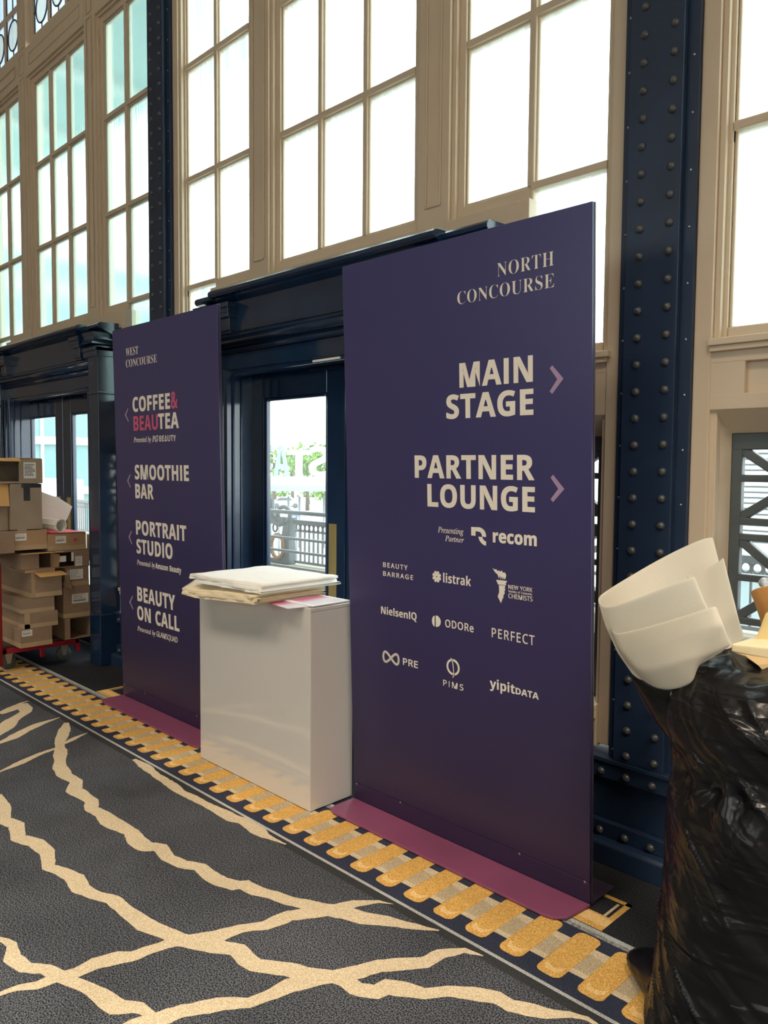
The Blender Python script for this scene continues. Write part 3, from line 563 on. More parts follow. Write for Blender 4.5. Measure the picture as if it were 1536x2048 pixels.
GDATA = '''
BA 464 0 0,169 482,293 482,463 0,354 0,319 114,144 114,109 0|170 199,295 199,259 311,251 340,240 375,232 407,223 374,212 336,204 311
BB 451 60 0,60 480,210 480,255 478,294 473,327 464,355 453,376 437,391 416,401 389,404 358,402 338,399 320,393 304,384 289,374 276,361 266,347 259,330 255,330 251,342 248,353 245,363 240,373 234,383 228,391 220,398 210,404 199,409 187,413 173,415 157,416 139,413 108,404 81,389 57,369 37,343 21,313 9,279 2,240 0|162 289,221 289,241 290,258 293,272 297,282 304,290 311,295 321,298 332,300 345,298 357,294 368,288 377,279 384,268 389,253 393,236 395,216 396,162 396|162 84,228 84,249 85,267 88,281 94,292 102,300 111,306 122,309 135,310 149,309 162,306 173,300 184,292 192,281 200,266 205,247 208,225 209,162 209
BC 428 255 -7,219 -5,187 1,158 10,133 24,110 41,91 61,75 84,62 110,52 139,45 170,40 203,39 239,41 274,46 307,54 338,65 367,80 394,97 417,118 437,141 455,168 468,197 478,229 484,264 486,282 486,300 484,318 481,335 477,353 472,371 467,388 460,404 453,371 370,358 376,344 382,331 387,317 392,304 396,290 399,277 401,264 402,236 399,212 391,192 377,175 358,161 334,151 306,146 274,144 238,146 202,151 171,160 143,172 120,189 102,209 88,235 81,264 78,279 78,293 80,308 82,323 85,338 88,353 93,369 98,386 103,386 18,370 12,355 7,339 3,324 -1,308 -3,291 -5,273 -6
BD 497 60 0,60 480,211 480,247 478,281 473,313 464,342 453,368 438,391 419,411 398,427 374,441 346,450 315,456 282,458 244,454 187,441 138,419 96,389 61,351 35,306 15,255 4,196 0|162 84,206 84,270 94,316 123,343 173,353 242,350 279,344 311,333 338,318 359,298 375,275 387,248 394,216 396,162 396
BE 377 60 0,60 480,336 480,336 396,162 396,162 291,324 291,324 208,162 208,162 84,336 84,336 0
BF 369 60 0,60 480,335 480,335 396,161 396,161 273,323 273,323 189,161 189,161 0
BG 486 262 -7,211 -3,167 9,129 29,97 56,71 92,53 134,43 184,39 240,41 277,46 311,55 342,68 371,84 397,104 420,127 439,153 456,183 469,215 479,251 484,289 486,309 486,327 484,346 482,365 478,383 474,400 469,416 463,432 457,398 375,387 381,375 386,362 390,348 394,334 397,319 400,304 401,289 402,267 400,247 397,229 390,212 381,197 370,183 357,171 342,162 325,154 306,148 285,145 262,144 238,145 216,147 194,151 174,156 155,164 138,173 123,184 110,197 98,212 89,229 83,248 79,269 78,279 78,289 78,297 79,305 80,333 85,333 185,242 185,242 269,433 269,433 21,414 15,394 9,374 5,354 1,333 -3,311 -5,287 -6
BH 514 60 0,60 480,162 480,162 291,352 291,352 480,453 480,453 0,352 0,352 207,162 207,162 0
BI 261 21 0,21 58,80 85,80 395,21 422,21 480,240 480,240 422,181 395,181 85,240 58,240 0
BL 379 60 0,60 480,162 480,162 84,357 84,357 0
BM 633 60 0,60 480,199 480,312 113,314 113,435 480,573 480,573 0,478 0,478 227,478 239,478 252,479 265,479 279,481 335,483 375,480 375,357 0,263 0,148 376,145 376,146 369,146 359,147 348,148 336,150 278,151 263,151 249,151 236,151 223,151 0
BN 546 60 0,60 480,189 480,397 120,399 120,398 137,397 154,396 170,396 187,395 203,395 220,394 236,394 253,394 480,486 480,486 0,357 0,148 363,145 363,146 346,147 328,149 311,149 294,150 277,151 260,151 243,151 226,151 0
BO 534 267 -7,230 -5,196 1,166 11,139 24,115 41,95 61,77 84,63 111,53 140,45 171,40 205,39 241,40 277,45 311,53 342,63 371,77 397,95 420,115 440,139 456,166 470,196 479,230 485,268 487,305 485,339 479,369 470,396 456,420 440,440 420,457 397,471 370,482 341,490 310,494 277,496 240,494 204,490 171,482 139,471 110,457 84,440 61,420 41,396 24,369 11,339 1,305 -5|267 79,298 81,323 89,344 103,361 122,373 146,382 173,387 205,389 240,387 276,382 308,373 336,361 359,344 378,323 392,298 400,268 402,238 400,212 392,191 378,175 359,162 336,153 308,148 276,146 240,148 205,153 173,162 146,175 122,191 103,212 89,238 81
BP 421 60 0,60 480,214 480,257 477,294 470,324 457,349 440,368 418,381 392,389 363,392 330,390 309,387 289,382 270,374 252,364 234,351 219,335 205,316 193,294 183,268 176,239 172,206 171,162 171,162 0|162 254,195 254,216 255,234 258,250 263,264 271,275 281,282 293,287 309,289 326,284 357,269 379,243 392,208 396,162 396
BQ 534 363 -114,275 -7,267 -7,230 -5,196 1,166 11,139 24,115 41,95 61,77 84,63 111,53 140,45 171,40 205,39 241,40 277,45 311,53 342,63 371,77 397,95 420,115 440,139 456,166 470,196 479,230 485,268 487,305 485,339 479,369 470,396 456,420 440,440 420,457 397,471 370,482 341,490 310,494 277,496 240,494 201,488 165,479 132,467 101,450 74,430 50,406 30,377 15,493 -114|267 79,298 81,323 89,344 103,361 122,373 146,382 173,387 205,389 240,387 276,382 308,373 336,361 359,344 378,323 392,298 400,268 402,238 400,212 392,191 378,175 359,162 336,153 308,148 276,146 240,148 205,153 173,162 146,175 122,191 103,212 89,238 81
BR 444 60 0,60 480,200 480,246 477,285 471,318 459,345 444,365 424,380 399,389 370,392 336,391 320,388 305,385 291,379 278,372 267,365 256,356 246,346 237,336 229,325 221,314 215,302 209,443 0,330 0,216 184,162 184,162 0|162 267,195 267,218 268,238 271,254 276,267 283,277 293,283 304,287 318,289 333,287 349,283 362,276 373,266 382,252 388,236 393,216 395,193 396,162 396
BS 370 167 -7,130 -5,95 1,62 10,31 22,31 117,48 110,66 103,84 96,102 90,120 84,138 80,156 78,175 77,192 78,207 81,219 85,228 92,235 99,240 108,243 118,244 128,242 141,237 153,229 163,217 172,203 180,187 189,170 198,150 207,142 211,133 215,124 220,114 225,105 231,95 238,86 245,77 253,68 262,61 272,54 282,48 293,43 306,39 319,37 334,36 350,39 380,47 407,61 431,80 450,104 466,131 477,163 484,199 486,217 486,235 484,253 481,270 478,287 473,305 467,323 460,341 453,308 373,292 380,277 385,263 390,249 394,236 397,223 400,209 401,195 402,182 401,170 398,160 394,151 388,144 381,140 373,137 363,136 353,137 341,141 330,149 321,158 313,171 305,187 296,205 287,226 277,244 268,260 259,275 250,289 241,301 231,312 220,321 208,329 196,335 183,340 168,342 151,343 133,340 103,332 76,317 52,297 31,272 15,242 3,206 -4
BT 389 144 0,144 395,13 395,13 480,375 480,375 395,245 395,245 0
BU 507 252 -7,207 -4,168 5,134 21,107 42,85 68,70 98,60 133,57 171,57 480,158 480,158 186,160 159,165 136,172 117,183 103,196 92,213 85,232 80,255 79,278 80,297 85,314 93,327 105,337 120,344 138,348 161,349 187,349 480,451 480,451 169,449 145,445 122,438 100,429 80,417 61,401 44,384 29,363 16,340 6,313 -1,284 -5
BY 419 159 0,159 183,0 480,110 480,210 282,310 480,419 480,260 187,260 0
Ba 406 142 -7,118 -5,97 0,78 9,60 22,46 38,36 58,30 82,28 109,31 137,38 160,51 180,69 196,92 208,120 217,154 223,192 226,256 228,256 244,255 258,252 269,247 279,241 287,232 293,223 297,211 299,199 300,185 300,172 298,159 296,146 292,134 288,121 284,108 279,95 273,62 341,78 348,94 355,110 361,128 365,146 369,165 372,184 374,203 374,238 372,268 366,294 356,316 342,333 324,345 302,353 275,355 244,355 0,285 0,266 50,263 50,251 36,239 24,226 14,214 7,199 1,183 -3,163 -6|179 66,195 68,209 71,222 77,234 86,243 96,250 109,254 123,256 140,256 170,217 169,195 167,176 164,161 158,150 151,142 142,136 132,132 121,131 109,132 98,134 89,139 82,144 76,152 72,160 69,169 67
Bc 346 201 -7,163 -4,129 5,100 19,75 39,55 65,41 97,33 136,30 181,32 213,36 242,43 268,53 291,66 311,80 328,97 342,117 353,138 362,160 368,184 372,210 373,228 373,245 372,261 369,276 366,289 362,302 358,314 353,324 349,295 271,283 276,272 280,261 284,251 287,241 289,230 291,220 292,210 293,176 286,152 265,137 230,132 182,134 156,137 134,144 116,153 101,164 89,177 81,193 76,210 75,226 75,240 77,253 79,266 83,278 88,290 93,301 99,313 106,313 21,301 14,290 8,277 3,265 0,252 -3,236 -5,220 -6
Be 397 218 -7,192 -5,166 -2,143 5,121 14,101 25,83 40,68 56,54 76,44 98,36 123,32 150,30 181,32 212,36 240,42 265,52 288,64 308,78 325,94 340,113 352,133 361,155 368,178 372,203 373,239 371,271 363,300 349,324 330,343 306,357 278,365 245,368 207,368 158,132 158,134 138,139 121,146 105,157 92,170 81,185 74,203 69,223 68,240 68,257 70,273 72,287 75,302 79,317 84,332 90,347 97,347 19,334 13,320 8,305 3,290 0,275 -3,257 -5,239 -6|134 225,274 225,273 241,269 256,264 269,257 280,247 290,235 297,221 301,204 302,190 301,178 298,166 292,156 283,148 273,141 259,136 243
Bi 205 103 412,92 413,82 415,72 418,64 423,57 430,52 438,49 449,48 461,49 474,52 485,57 494,64 500,72 505,82 508,92 510,103 510,113 510,123 508,133 505,141 500,148 494,153 485,156 474,157 461,156 449,153 438,148 430,141 423,133 418,123 415,113 413|52 0,52 367,152 367,152 0
Bk 417 52 0,52 510,152 510,152 282,152 272,152 261,152 251,151 241,147 199,148 199,169 228,175 235,180 242,186 249,192 255,295 367,408 367,262 208,416 0,301 0,195 148,152 114,152 0
Bl 205 52 0,52 510,152 510,152 0
Bm 660 52 0,52 367,129 367,142 320,148 320,157 333,168 344,180 353,194 361,209 366,224 370,239 373,255 373,274 373,292 370,308 366,323 360,336 353,348 344,358 333,366 320,375 320,384 333,395 344,407 353,421 361,436 366,452 370,467 373,483 373,512 371,538 365,559 355,577 342,591 323,601 300,607 272,609 239,609 0,509 0,509 214,506 249,495 274,478 289,454 293,436 292,420 286,407 278,398 265,390 250,385 231,382 209,381 184,381 0,281 0,281 214,277 249,267 274,250 289,226 293,206 292,190 286,178 276,168 262,161 245,156 224,153 200,152 173,152 0
Bn 441 52 0,52 367,129 367,142 320,148 320,157 333,168 344,181 353,196 361,211 366,227 370,244 373,261 373,289 371,314 365,336 355,355 342,371 323,382 300,389 272,391 239,391 0,291 0,291 214,290 233,287 249,283 263,277 274,269 282,258 289,246 292,232 293,211 292,193 286,179 276,169 262,162 245,157 224,154 200,152 173,152 0
Bo 416 207 -7,182 -5,159 -1,137 6,116 15,97 28,80 43,66 60,53 80,43 103,36 128,32 155,30 184,33 227,42 265,57 297,78 324,104 346,134 361,169 370,209 373,234 372,258 368,280 361,300 351,319 339,336 324,350 307,363 287,373 265,380 240,384 213,385 184,382 141,373 103,358 70,337 43,311 21,281 6,246 -4|208 74,227 76,242 81,255 90,266 102,273 117,279 136,282 158,283 184,282 210,279 232,273 250,266 266,255 278,242 286,226 291,208 293,189 291,173 286,160 278,150 266,142 250,137 232,133 210,132 184,133 158,137 136,142 117,150 102,160 90,174 81,189 76
Bp 425 52 -161,52 367,134 367,148 319,152 319,160 330,170 340,180 349,192 357,205 364,221 369,238 372,257 373,286 370,312 361,336 346,357 325,373 299,385 266,393 228,395 184,392 140,385 102,373 69,355 42,334 21,310 5,283 -4,254 -7,235 -6,218 -3,203 1,191 8,180 15,169 23,160 31,152 40,147 40,149 26,151 13,152 -1,152 -13,152 -161|226 75,242 76,255 82,267 91,276 103,284 119,289 138,292 160,293 185,289 233,276 266,254 287,224 293,206 292,191 287,179 280,170 269,163 256,157 239,154 219,152 195,152 185,153 160,156 138,161 119,168 103,178 91,190 82,206 76
Br 305 52 0,52 367,128 367,143 305,148 305,157 319,167 331,179 343,192 353,207 362,222 368,239 372,257 373,275 373,291 371,283 277,270 279,254 280,241 279,229 278,217 275,205 271,194 266,184 259,175 251,167 242,161 231,156 218,153 203,152 187,152 0
Bs 334 152 -7,133 -6,116 -5,100 -4,86 -2,72 1,58 5,45 9,31 15,31 97,46 91,62 85,78 80,95 75,111 71,127 69,142 67,155 66,169 67,180 69,190 71,197 75,203 80,206 85,209 91,210 98,209 103,208 107,207 111,204 115,201 119,197 123,190 127,183 132,173 137,161 142,147 149,130 156,114 163,99 171,86 178,74 185,64 193,55 201,47 210,41 220,36 231,33 243,31 257,30 271,33 295,40 316,53 334,70 348,91 359,116 367,144 372,175 373,192 373,209 372,225 370,240 367,256 363,272 358,288 352,304 345,274 273,261 278,248 283,235 288,223 292,211 295,199 298,186 299,174 300,155 298,141 293,132 286,130 275,130 271,131 267,133 263,135 260,139 256,144 252,150 248,157 244,167 240,178 235,191 229,206 223,221 217,236 210,249 203,261 196,271 189,281 181,289 172,296 162,301 151,305 139,307 124,308 109,306 83,298 60,286 40,269 23,247 10,220 1,188 -5
Bt 291 178 -7,162 -6,147 -4,133 -1,119 4,107 10,96 19,86 29,78 41,72 56,67 73,64 93,63 115,63 291,15 291,15 334,71 367,99 445,163 445,163 367,266 367,266 291,163 291,163 115,164 105,166 97,170 89,175 84,182 79,189 76,198 74,207 73,215 73,223 74,231 75,239 77,247 78,255 80,262 82,270 85,270 10,261 7,252 4,241 1,230 -2,218 -4,205 -5,192 -6
Bu 441 181 -7,153 -5,127 1,105 11,86 25,70 44,59 67,53 95,50 128,50 367,150 367,150 152,151 134,154 118,158 105,165 93,173 85,183 78,195 74,210 73,231 75,248 81,262 91,272 104,279 122,285 142,288 167,289 194,289 367,389 367,389 0,312 0,299 47,293 47,284 34,273 23,260 13,245 6,230 0,214 -4,198 -6
By 382 74 -161,66 -161,58 -161,51 -160,45 -160,23 -156,23 -77,41 -79,46 -80,51 -80,57 -81,62 -81,77 -79,91 -76,102 -70,112 -61,121 -51,129 -40,135 -28,140 -15,146 3,0 367,109 367,179 161,181 153,183 145,185 138,187 130,188 122,189 114,190 105,191 97,193 97,194 105,195 114,197 122,198 130,200 138,202 145,205 153,207 161,275 367,382 367,227 -47,215 -74,201 -97,185 -117,166 -133,145 -145,123 -154,99 -159
Bz 327 18 0,18 59,188 290,28 290,28 367,302 367,302 302,136 77,308 77,308 0
R& 492 187 -7,154 -5,125 2,99 13,77 28,59 46,46 69,38 95,36 125,37 149,43 172,51 191,63 208,79 223,96 238,116 252,139 266,128 278,118 291,108 304,99 318,91 332,85 348,82 364,81 382,83 406,89 426,99 444,114 459,132 471,153 480,177 485,204 487,230 485,252 480,272 472,289 460,303 445,313 427,318 407,320 383,319 363,314 344,305 327,293 312,279 297,262 283,244 270,224 258,354 133,362 144,370 155,377 168,382 181,388 195,393 209,397 224,401 240,461 240,455 219,449 198,442 179,434 160,425 142,415 125,404 110,392 95,490 0,410 0,352 56,336 43,319 31,300 20,281 11,261 3,238 -2,214 -6|188 293,206 304,222 315,235 326,245 336,252 347,258 358,261 370,262 383,261 395,258 405,253 415,246 423,237 430,227 435,215 438,202 439,189 438,177 435,166 430,156 424,148 416,143 406,139 395,138 383,139 371,142 360,146 349,151 338,158 328,167 317,177 305|189 46,209 47,229 49,246 54,263 60,277 67,291 75,303 84,314 93,175 229,157 218,142 207,129 196,118 185,109 173,103 160,99 144,97 127,99 109,104 94,111 80,122 68,136 58,151 51,169 47
RA 430 0 0,187 482,242 482,428 0,366 0,308 148,118 148,61 0|138 202,290 202,236 347,230 367,221 396,214 419,211 409,209 399,206 388,203 378,193 347
RB 437 65 0,65 480,202 480,244 478,281 473,312 465,338 453,358 437,373 417,381 391,384 361,383 340,378 322,371 305,361 290,348 278,332 268,314 260,293 255,293 251,308 248,322 244,335 240,348 234,359 227,369 218,378 209,386 197,392 185,397 170,399 154,400 136,397 106,389 79,375 55,356 36,331 20,303 9,270 2,234 0|126 275,214 275,243 277,266 280,285 286,299 295,309 306,316 320,320 336,322 354,320 372,315 388,306 401,294 411,278 418,258 424,233 427,205 428,126 428|126 51,222 51,252 53,276 57,296 65,311 76,322 89,330 105,334 122,336 141,334 159,329 175,321 189,310 202,294 212,274 219,248 224,218 225,126 225
RC 424 261 -7,226 -5,194 1,165 10,139 24,116 40,96 60,79 83,65 109,55 139,47 170,42 204,41 240,43 276,48 309,56 340,67 368,82 395,100 418,121 438,146 455,173 469,203 478,236 484,271 486,308 484,342 479,374 470,404 458,379 407,368 412,356 417,343 421,330 425,316 429,302 431,286 433,271 433,234 430,202 420,173 404,149 381,130 353,116 320,108 282,105 240,107 197,115 160,128 127,146 98,169 76,198 59,231 50,270 46,286 47,301 48,315 49,330 52,344 55,358 58,371 61,385 65,385 13,371 8,358 4,344 1,329 -2,314 -4,298 -6,280 -6
RD 491 65 0,65 480,213 480,248 478,281 473,311 464,338 453,363 438,385 419,404 398,420 374,433 346,442 315,447 282,449 244,445 187,433 138,412 96,383 61,347 35,304 15,255 4,199 0|126 52,191 52,276 64,337 99,373 159,385 242,383 287,374 326,359 358,338 383,312 403,281 417,245 425,204 428,126 428
RE 374 65 0,65 480,333 480,333 426,126 426,126 277,321 277,321 224,126 224,126 53,333 53,333 0
RF 349 65 0,65 480,333 480,333 426,126 426,126 257,320 257,320 203,126 203,126 0
RG 489 271 -7,235 -5,202 1,172 10,145 23,121 40,100 59,82 82,67 108,56 137,48 169,43 203,41 240,43 276,48 310,58 341,71 370,87 396,107 419,129 439,155 456,185 469,217 479,252 484,289 486,309 486,329 484,347 482,366 479,383 475,400 470,417 464,433 458,410 406,397 411,383 416,368 421,352 425,336 429,320 431,303 433,286 433,245 430,210 420,178 404,152 381,131 353,116 320,107 282,104 240,105 212,109 186,114 161,123 139,133 118,146 100,162 84,181 70,202 59,226 52,254 47,285 46,300 46,314 47,327 48,338 49,349 51,360 53,369 55,379 57,379 199,273 199,273 253,439 253,439 18,420 12,400 7,380 3,361 -1,340 -3,318 -5,295 -6
RH 497 65 0,65 480,126 480,126 277,371 277,371 480,432 480,432 0,371 0,371 224,126 224,126 0
RI 228 27 0,27 35,83 48,83 431,27 445,27 480,200 480,200 445,144 431,144 48,200 35,200 0
RK 415 65 0,65 480,126 480,126 243,136 255,146 266,156 277,167 289,208 334,338 480,408 480,218 271,416 0,345 0,175 229,126 186,126 0
RL 352 65 0,65 480,126 480,126 54,335 54,335 0
RM 609 65 0,65 480,154 480,302 87,305 87,455 480,544 480,544 0,484 0,484 295,484 312,485 330,485 347,486 364,489 420,486 420,326 0,277 0,119 420,116 420,117 409,118 396,119 381,120 364,120 347,121 328,121 310,121 291,121 0
RN 511 65 0,65 480,135 480,391 83,394 83,392 115,390 162,389 174,389 186,389 198,389 209,389 480,445 480,445 0,375 0,118 398,116 398,119 340,120 322,120 304,121 286,121 268,121 0
RO 524 263 -7,227 -5,194 1,165 11,139 24,116 41,96 61,79 84,65 111,55 140,47 171,42 205,41 241,42 277,47 310,55 341,65 370,79 396,96 419,116 439,139 456,165 470,195 479,227 485,263 487,298 485,329 479,358 470,384 456,407 440,427 420,444 397,458 370,469 341,477 310,482 277,484 240,482 204,477 171,469 139,458 110,444 84,427 61,407 41,384 24,358 11,329 1,297 -5|263 46,301 49,333 59,361 75,382 98,399 126,410 159,417 198,420 240,417 283,410 321,399 354,382 382,361 405,334 421,301 431,263 434,225 431,193 421,165 405,143 382,126 354,114 321,107 283,105 240,107 198,114 159,126 126,143 98,165 75,192 59,225 49
RP 406 65 0,65 480,192 480,236 477,273 470,304 459,329 443,348 422,361 398,369 370,372 338,371 319,368 300,362 282,354 264,344 248,330 233,314 220,294 208,272 199,245 192,215 188,181 187,126 187,126 0|126 238,174 238,206 240,234 244,257 251,276 261,291 274,301 290,308 311,310 336,308 357,302 376,293 392,280 405,263 415,242 422,216 426,187 428,126 428
RQ 524 372 -114,279 -6,269 -7,263 -7,227 -5,194 1,165 11,139 24,116 41,96 61,79 84,65 111,55 140,47 171,42 205,41 241,42 277,47 310,55 341,65 370,79 396,96 419,116 439,139 456,165 470,195 479,227 485,263 487,298 485,329 479,358 470,384 456,407 440,427 420,444 397,458 370,469 341,477 310,482 277,484 240,481 198,475 159,464 123,448 91,429 62,405 38,376 20,344 5,459 -114|263 46,301 49,333 59,361 75,382 98,399 126,410 159,417 198,420 240,417 283,410 321,399 354,382 382,361 405,334 421,301 431,263 434,225 431,193 421,165 405,143 382,126 354,114 321,107 283,105 240,107 198,114 159,126 126,143 98,165 75,192 59,225 49
RR 417 65 0,65 480,197 480,239 477,275 471,305 460,329 446,348 426,361 403,369 375,372 343,371 325,369 308,364 293,358 279,350 267,342 256,332 247,322 239,311 232,300 225,288 220,276 215,408 0,337 0,221 198,126 198,126 0|126 249,197 249,225 251,248 255,267 262,283 272,294 285,303 301,308 319,310 340,308 362,303 381,294 396,281 407,265 416,245 422,222 426,194 427,126 427
RS 369 166 -7,146 -6,127 -5,109 -3,91 -1,75 3,60 7,46 11,34 16,34 74,47 69,61 64,77 59,94 54,112 51,131 48,150 46,169 46,194 47,216 51,234 57,249 66,261 78,270 91,275 106,277 123,276 134,274 145,271 154,267 163,261 170,253 178,243 185,232 192,219 199,203 207,184 214,164 222,135 233,110 246,89 261,72 276,58 294,48 314,42 338,40 364,42 382,45 400,51 415,60 429,70 442,83 454,97 463,114 471,132 478,151 483,172 485,193 486,213 486,231 484,249 482,266 479,282 475,297 470,312 465,326 459,307 408,294 413,281 418,267 422,253 426,238 429,223 431,208 433,192 433,171 432,153 428,137 422,124 414,114 404,107 392,103 378,101 363,102 352,104 341,107 332,111 323,117 315,125 308,134 301,144 294,157 288,171 281,188 274,206 267,227 259,245 251,262 242,278 233,291 224,303 214,314 203,322 191,329 178,333 163,336 146,337 128,334 98,326 72,311 48,291 29,266 13,236 2,203 -4
RT 373 156 0,156 426,7 426,7 480,366 480,366 426,217 426,217 0
RU 491 243 -7,201 -4,164 5,133 21,107 42,87 68,72 98,63 133,60 171,60 480,121 480,121 169,123 141,129 117,138 96,152 78,170 64,191 54,217 48,246 46,277 48,303 54,324 65,341 80,354 99,363 120,368 143,370 169,370 480,430 480,430 169,429 145,425 122,418 100,410 80,398 61,384 44,368 29,348 16,326 6,301 -1,274 -5
RW 624 135 0,8 480,71 480,146 187,150 171,153 156,157 141,160 127,162 113,165 99,167 86,169 73,170 86,173 100,175 114,179 130,182 145,186 160,190 175,194 190,279 480,341 480,429 188,434 173,438 157,442 142,445 127,448 112,451 98,453 85,455 73,457 85,459 98,462 112,465 127,468 141,471 156,475 172,479 187,553 480,616 480,488 0,427 0,334 314,323 353,320 363,318 372,316 380,314 388,310 409,309 403,308 395,305 385,303 372,299 357,295 343,291 328,287 312,196 0
RY 380 160 0,160 183,0 480,66 480,190 244,315 480,380 480,220 186,220 0
Rc 323 201 -7,178 -5,156 -2,136 4,117 13,99 24,83 38,70 54,58 73,49 95,42 120,38 147,37 178,38 210,42 238,49 264,59 286,71 306,85 322,101 336,119 347,139 356,160 362,182 365,206 367,219 366,233 365,246 363,259 361,271 358,282 355,292 351,300 347,282 298,274 301,265 304,255 307,244 310,234 312,224 314,214 315,204 315,158 306,125 281,105 238,98 179,100 148,105 121,113 98,124 79,138 64,156 53,177 46,201 44,215 45,229 46,241 48,253 50,264 54,274 57,285 61,294 65,294 13,285 8,275 4,265 1,254 -2,243 -4,230 -5,216 -6
Re 378 210 -7,185 -5,162 -2,140 5,120 14,101 26,85 40,71 57,59 76,49 98,42 122,38 149,37 177,38 206,42 232,48 257,57 279,68 299,81 316,96 331,112 344,131 354,151 361,173 365,196 367,218 365,239 362,258 355,276 347,291 335,305 322,317 307,327 290,335 271,340 250,343 228,345 204,345 169,98 169,101 140,107 115,116 93,129 76,146 62,165 52,188 46,213 44,230 44,245 45,260 47,274 50,287 54,301 58,314 63,328 69,328 17,315 11,301 6,287 2,274 -1,260 -4,245 -5,228 -6|99 216,283 216,281 237,277 257,270 274,261 290,249 302,234 311,216 317,195 318,175 317,158 312,142 303,129 291,118 276,109 259,103 238
Rf 231 73 0,73 314,10 314,10 342,73 362,73 383,75 415,81 443,91 465,104 483,121 497,141 506,164 512,190 514,201 514,211 513,220 512,229 510,238 508,246 506,253 504,260 502,244 455,220 462,213 464,205 465,198 465,191 465,177 464,165 460,155 454,147 446,140 434,136 420,133 403,132 383,132 360,223 360,223 314,132 314,132 0
Ri 173 87 420,80 420,74 422,68 425,62 429,58 434,55 441,53 449,52 457,53 466,55 474,58 481,62 486,68 490,74 493,80 494,87 495,94 494,100 493,106 490,111 486,116 481,119 474,121 466,122 457,121 449,119 441,116 434,111 429,106 425,100 422,94 420|57 0,57 360,116 360,116 0
Rm 627 57 0,57 360,105 360,113 311,117 311,126 324,137 336,149 345,162 353,177 359,192 363,207 366,223 367,262 363,293 352,317 333,333 306,336 306,346 321,358 333,371 344,386 352,402 358,418 363,435 366,452 367,481 365,505 359,526 349,543 335,557 317,566 295,572 267,574 234,574 0,515 0,515 232,511 269,497 296,474 312,442 317,418 315,397 309,380 300,367 287,357 270,350 250,346 226,345 199,345 0,286 0,286 232,281 269,268 296,245 312,212 317,187 315,166 309,150 298,137 283,128 265,121 242,117 216,116 187,116 0
Ro 406 202 -7,179 -5,157 -1,136 6,117 15,100 27,84 42,70 59,58 79,49 101,42 125,38 152,37 181,40 223,48 260,62 292,82 318,106 339,135 355,168 364,204 367,228 365,250 361,271 354,290 345,308 333,324 318,337 301,349 282,358 260,365 236,369 209,370 181,367 139,359 101,345 69,325 42,300 21,271 6,239 -4|203 42,229 45,251 52,269 63,283 80,295 100,303 123,307 150,309 181,307 211,303 238,295 261,283 281,269 297,251 308,229 315,203 317,177 315,155 308,137 297,123 281,112 261,104 238,100 211,98 181,100 150,104 123,112 100,123 80,138 63,156 52,178 45
Rs 322 148 -7,130 -6,113 -5,97 -3,83 -1,70 3,57 7,46 11,35 16,35 70,46 65,59 60,72 55,87 50,102 46,118 43,133 42,149 41,170 42,188 45,203 49,214 55,223 63,229 72,233 83,234 94,234 101,233 107,230 113,227 118,223 124,217 129,209 134,200 140,190 145,177 151,162 157,146 164,129 171,113 177,99 184,86 191,74 198,64 206,55 214,48 223,42 233,38 244,35 257,34 271,37 293,44 312,55 328,72 342,92 353,115 360,140 365,169 367,185 366,201 365,216 363,231 360,245 357,258 353,271 348,284 343,264 296,252 300,241 304,229 308,216 312,204 315,191 317,178 318,165 318,148 318,133 315,120 312,110 307,101 300,95 293,92 284,91 275,91 268,93 261,96 255,99 249,104 244,111 239,119 234,129 229,140 224,152 219,167 212,183 206,200 200,215 193,229 187,242 180,253 173,263 165,272 157,279 147,284 137,288 126,291 113,291 99,289 75,282 53,270 35,253 20,231 8,207 0,179 -5
Rt 242 167 -7,153 -6,140 -4,127 -1,115 3,104 9,94 16,85 26,77 37,70 50,65 66,63 84,62 105,62 314,11 314,11 343,62 366,86 443,121 443,121 360,225 360,225 314,121 314,121 106,122 91,125 77,130 66,137 57,145 51,155 46,165 43,177 42,184 42,191 42,198 43,205 44,212 45,218 46,223 48,228 49,228 4,222 2,216 0,209 -2,201 -4,192 -5,184 -6,175 -7
Ry 342 56 -161,49 -161,41 -161,35 -160,28 -160,7 -156,7 -109,25 -111,30 -112,36 -112,41 -113,47 -113,62 -112,75 -108,87 -103,97 -95,106 -86,114 -75,121 -63,127 -49,146 -1,1 360,64 360,142 155,147 142,151 129,156 116,160 104,164 92,167 80,170 68,172 57,175 57,177 66,180 76,183 88,187 101,192 115,196 128,201 142,206 156,279 360,343 360,187 -50,177 -74,166 -96,153 -115,139 -131,122 -144,103 -154,81 -159
SC 468 257 -11,224 -9,193 -3,164 6,137 20,113 37,91 56,72 79,56 104,43 132,34 162,28 194,26 228,28 262,34 294,43 323,56 351,72 376,92 399,114 418,139 435,166 448,195 458,226 464,259 465,283 464,309 459,337 451,367 440,372 438,377 436,382 435,388 435,399 437,408 443,415 452,419 465,437 465,437 308,420 308,407 338,392 364,375 387,356 407,335 423,313 434,290 441,265 443,212 430,174 389,151 321,144 226,152 138,177 74,219 36,278 24,298 25,318 29,338 35,358 45,377 56,395 71,412 87,428 106,447 89,409 45,365 14,314 -5
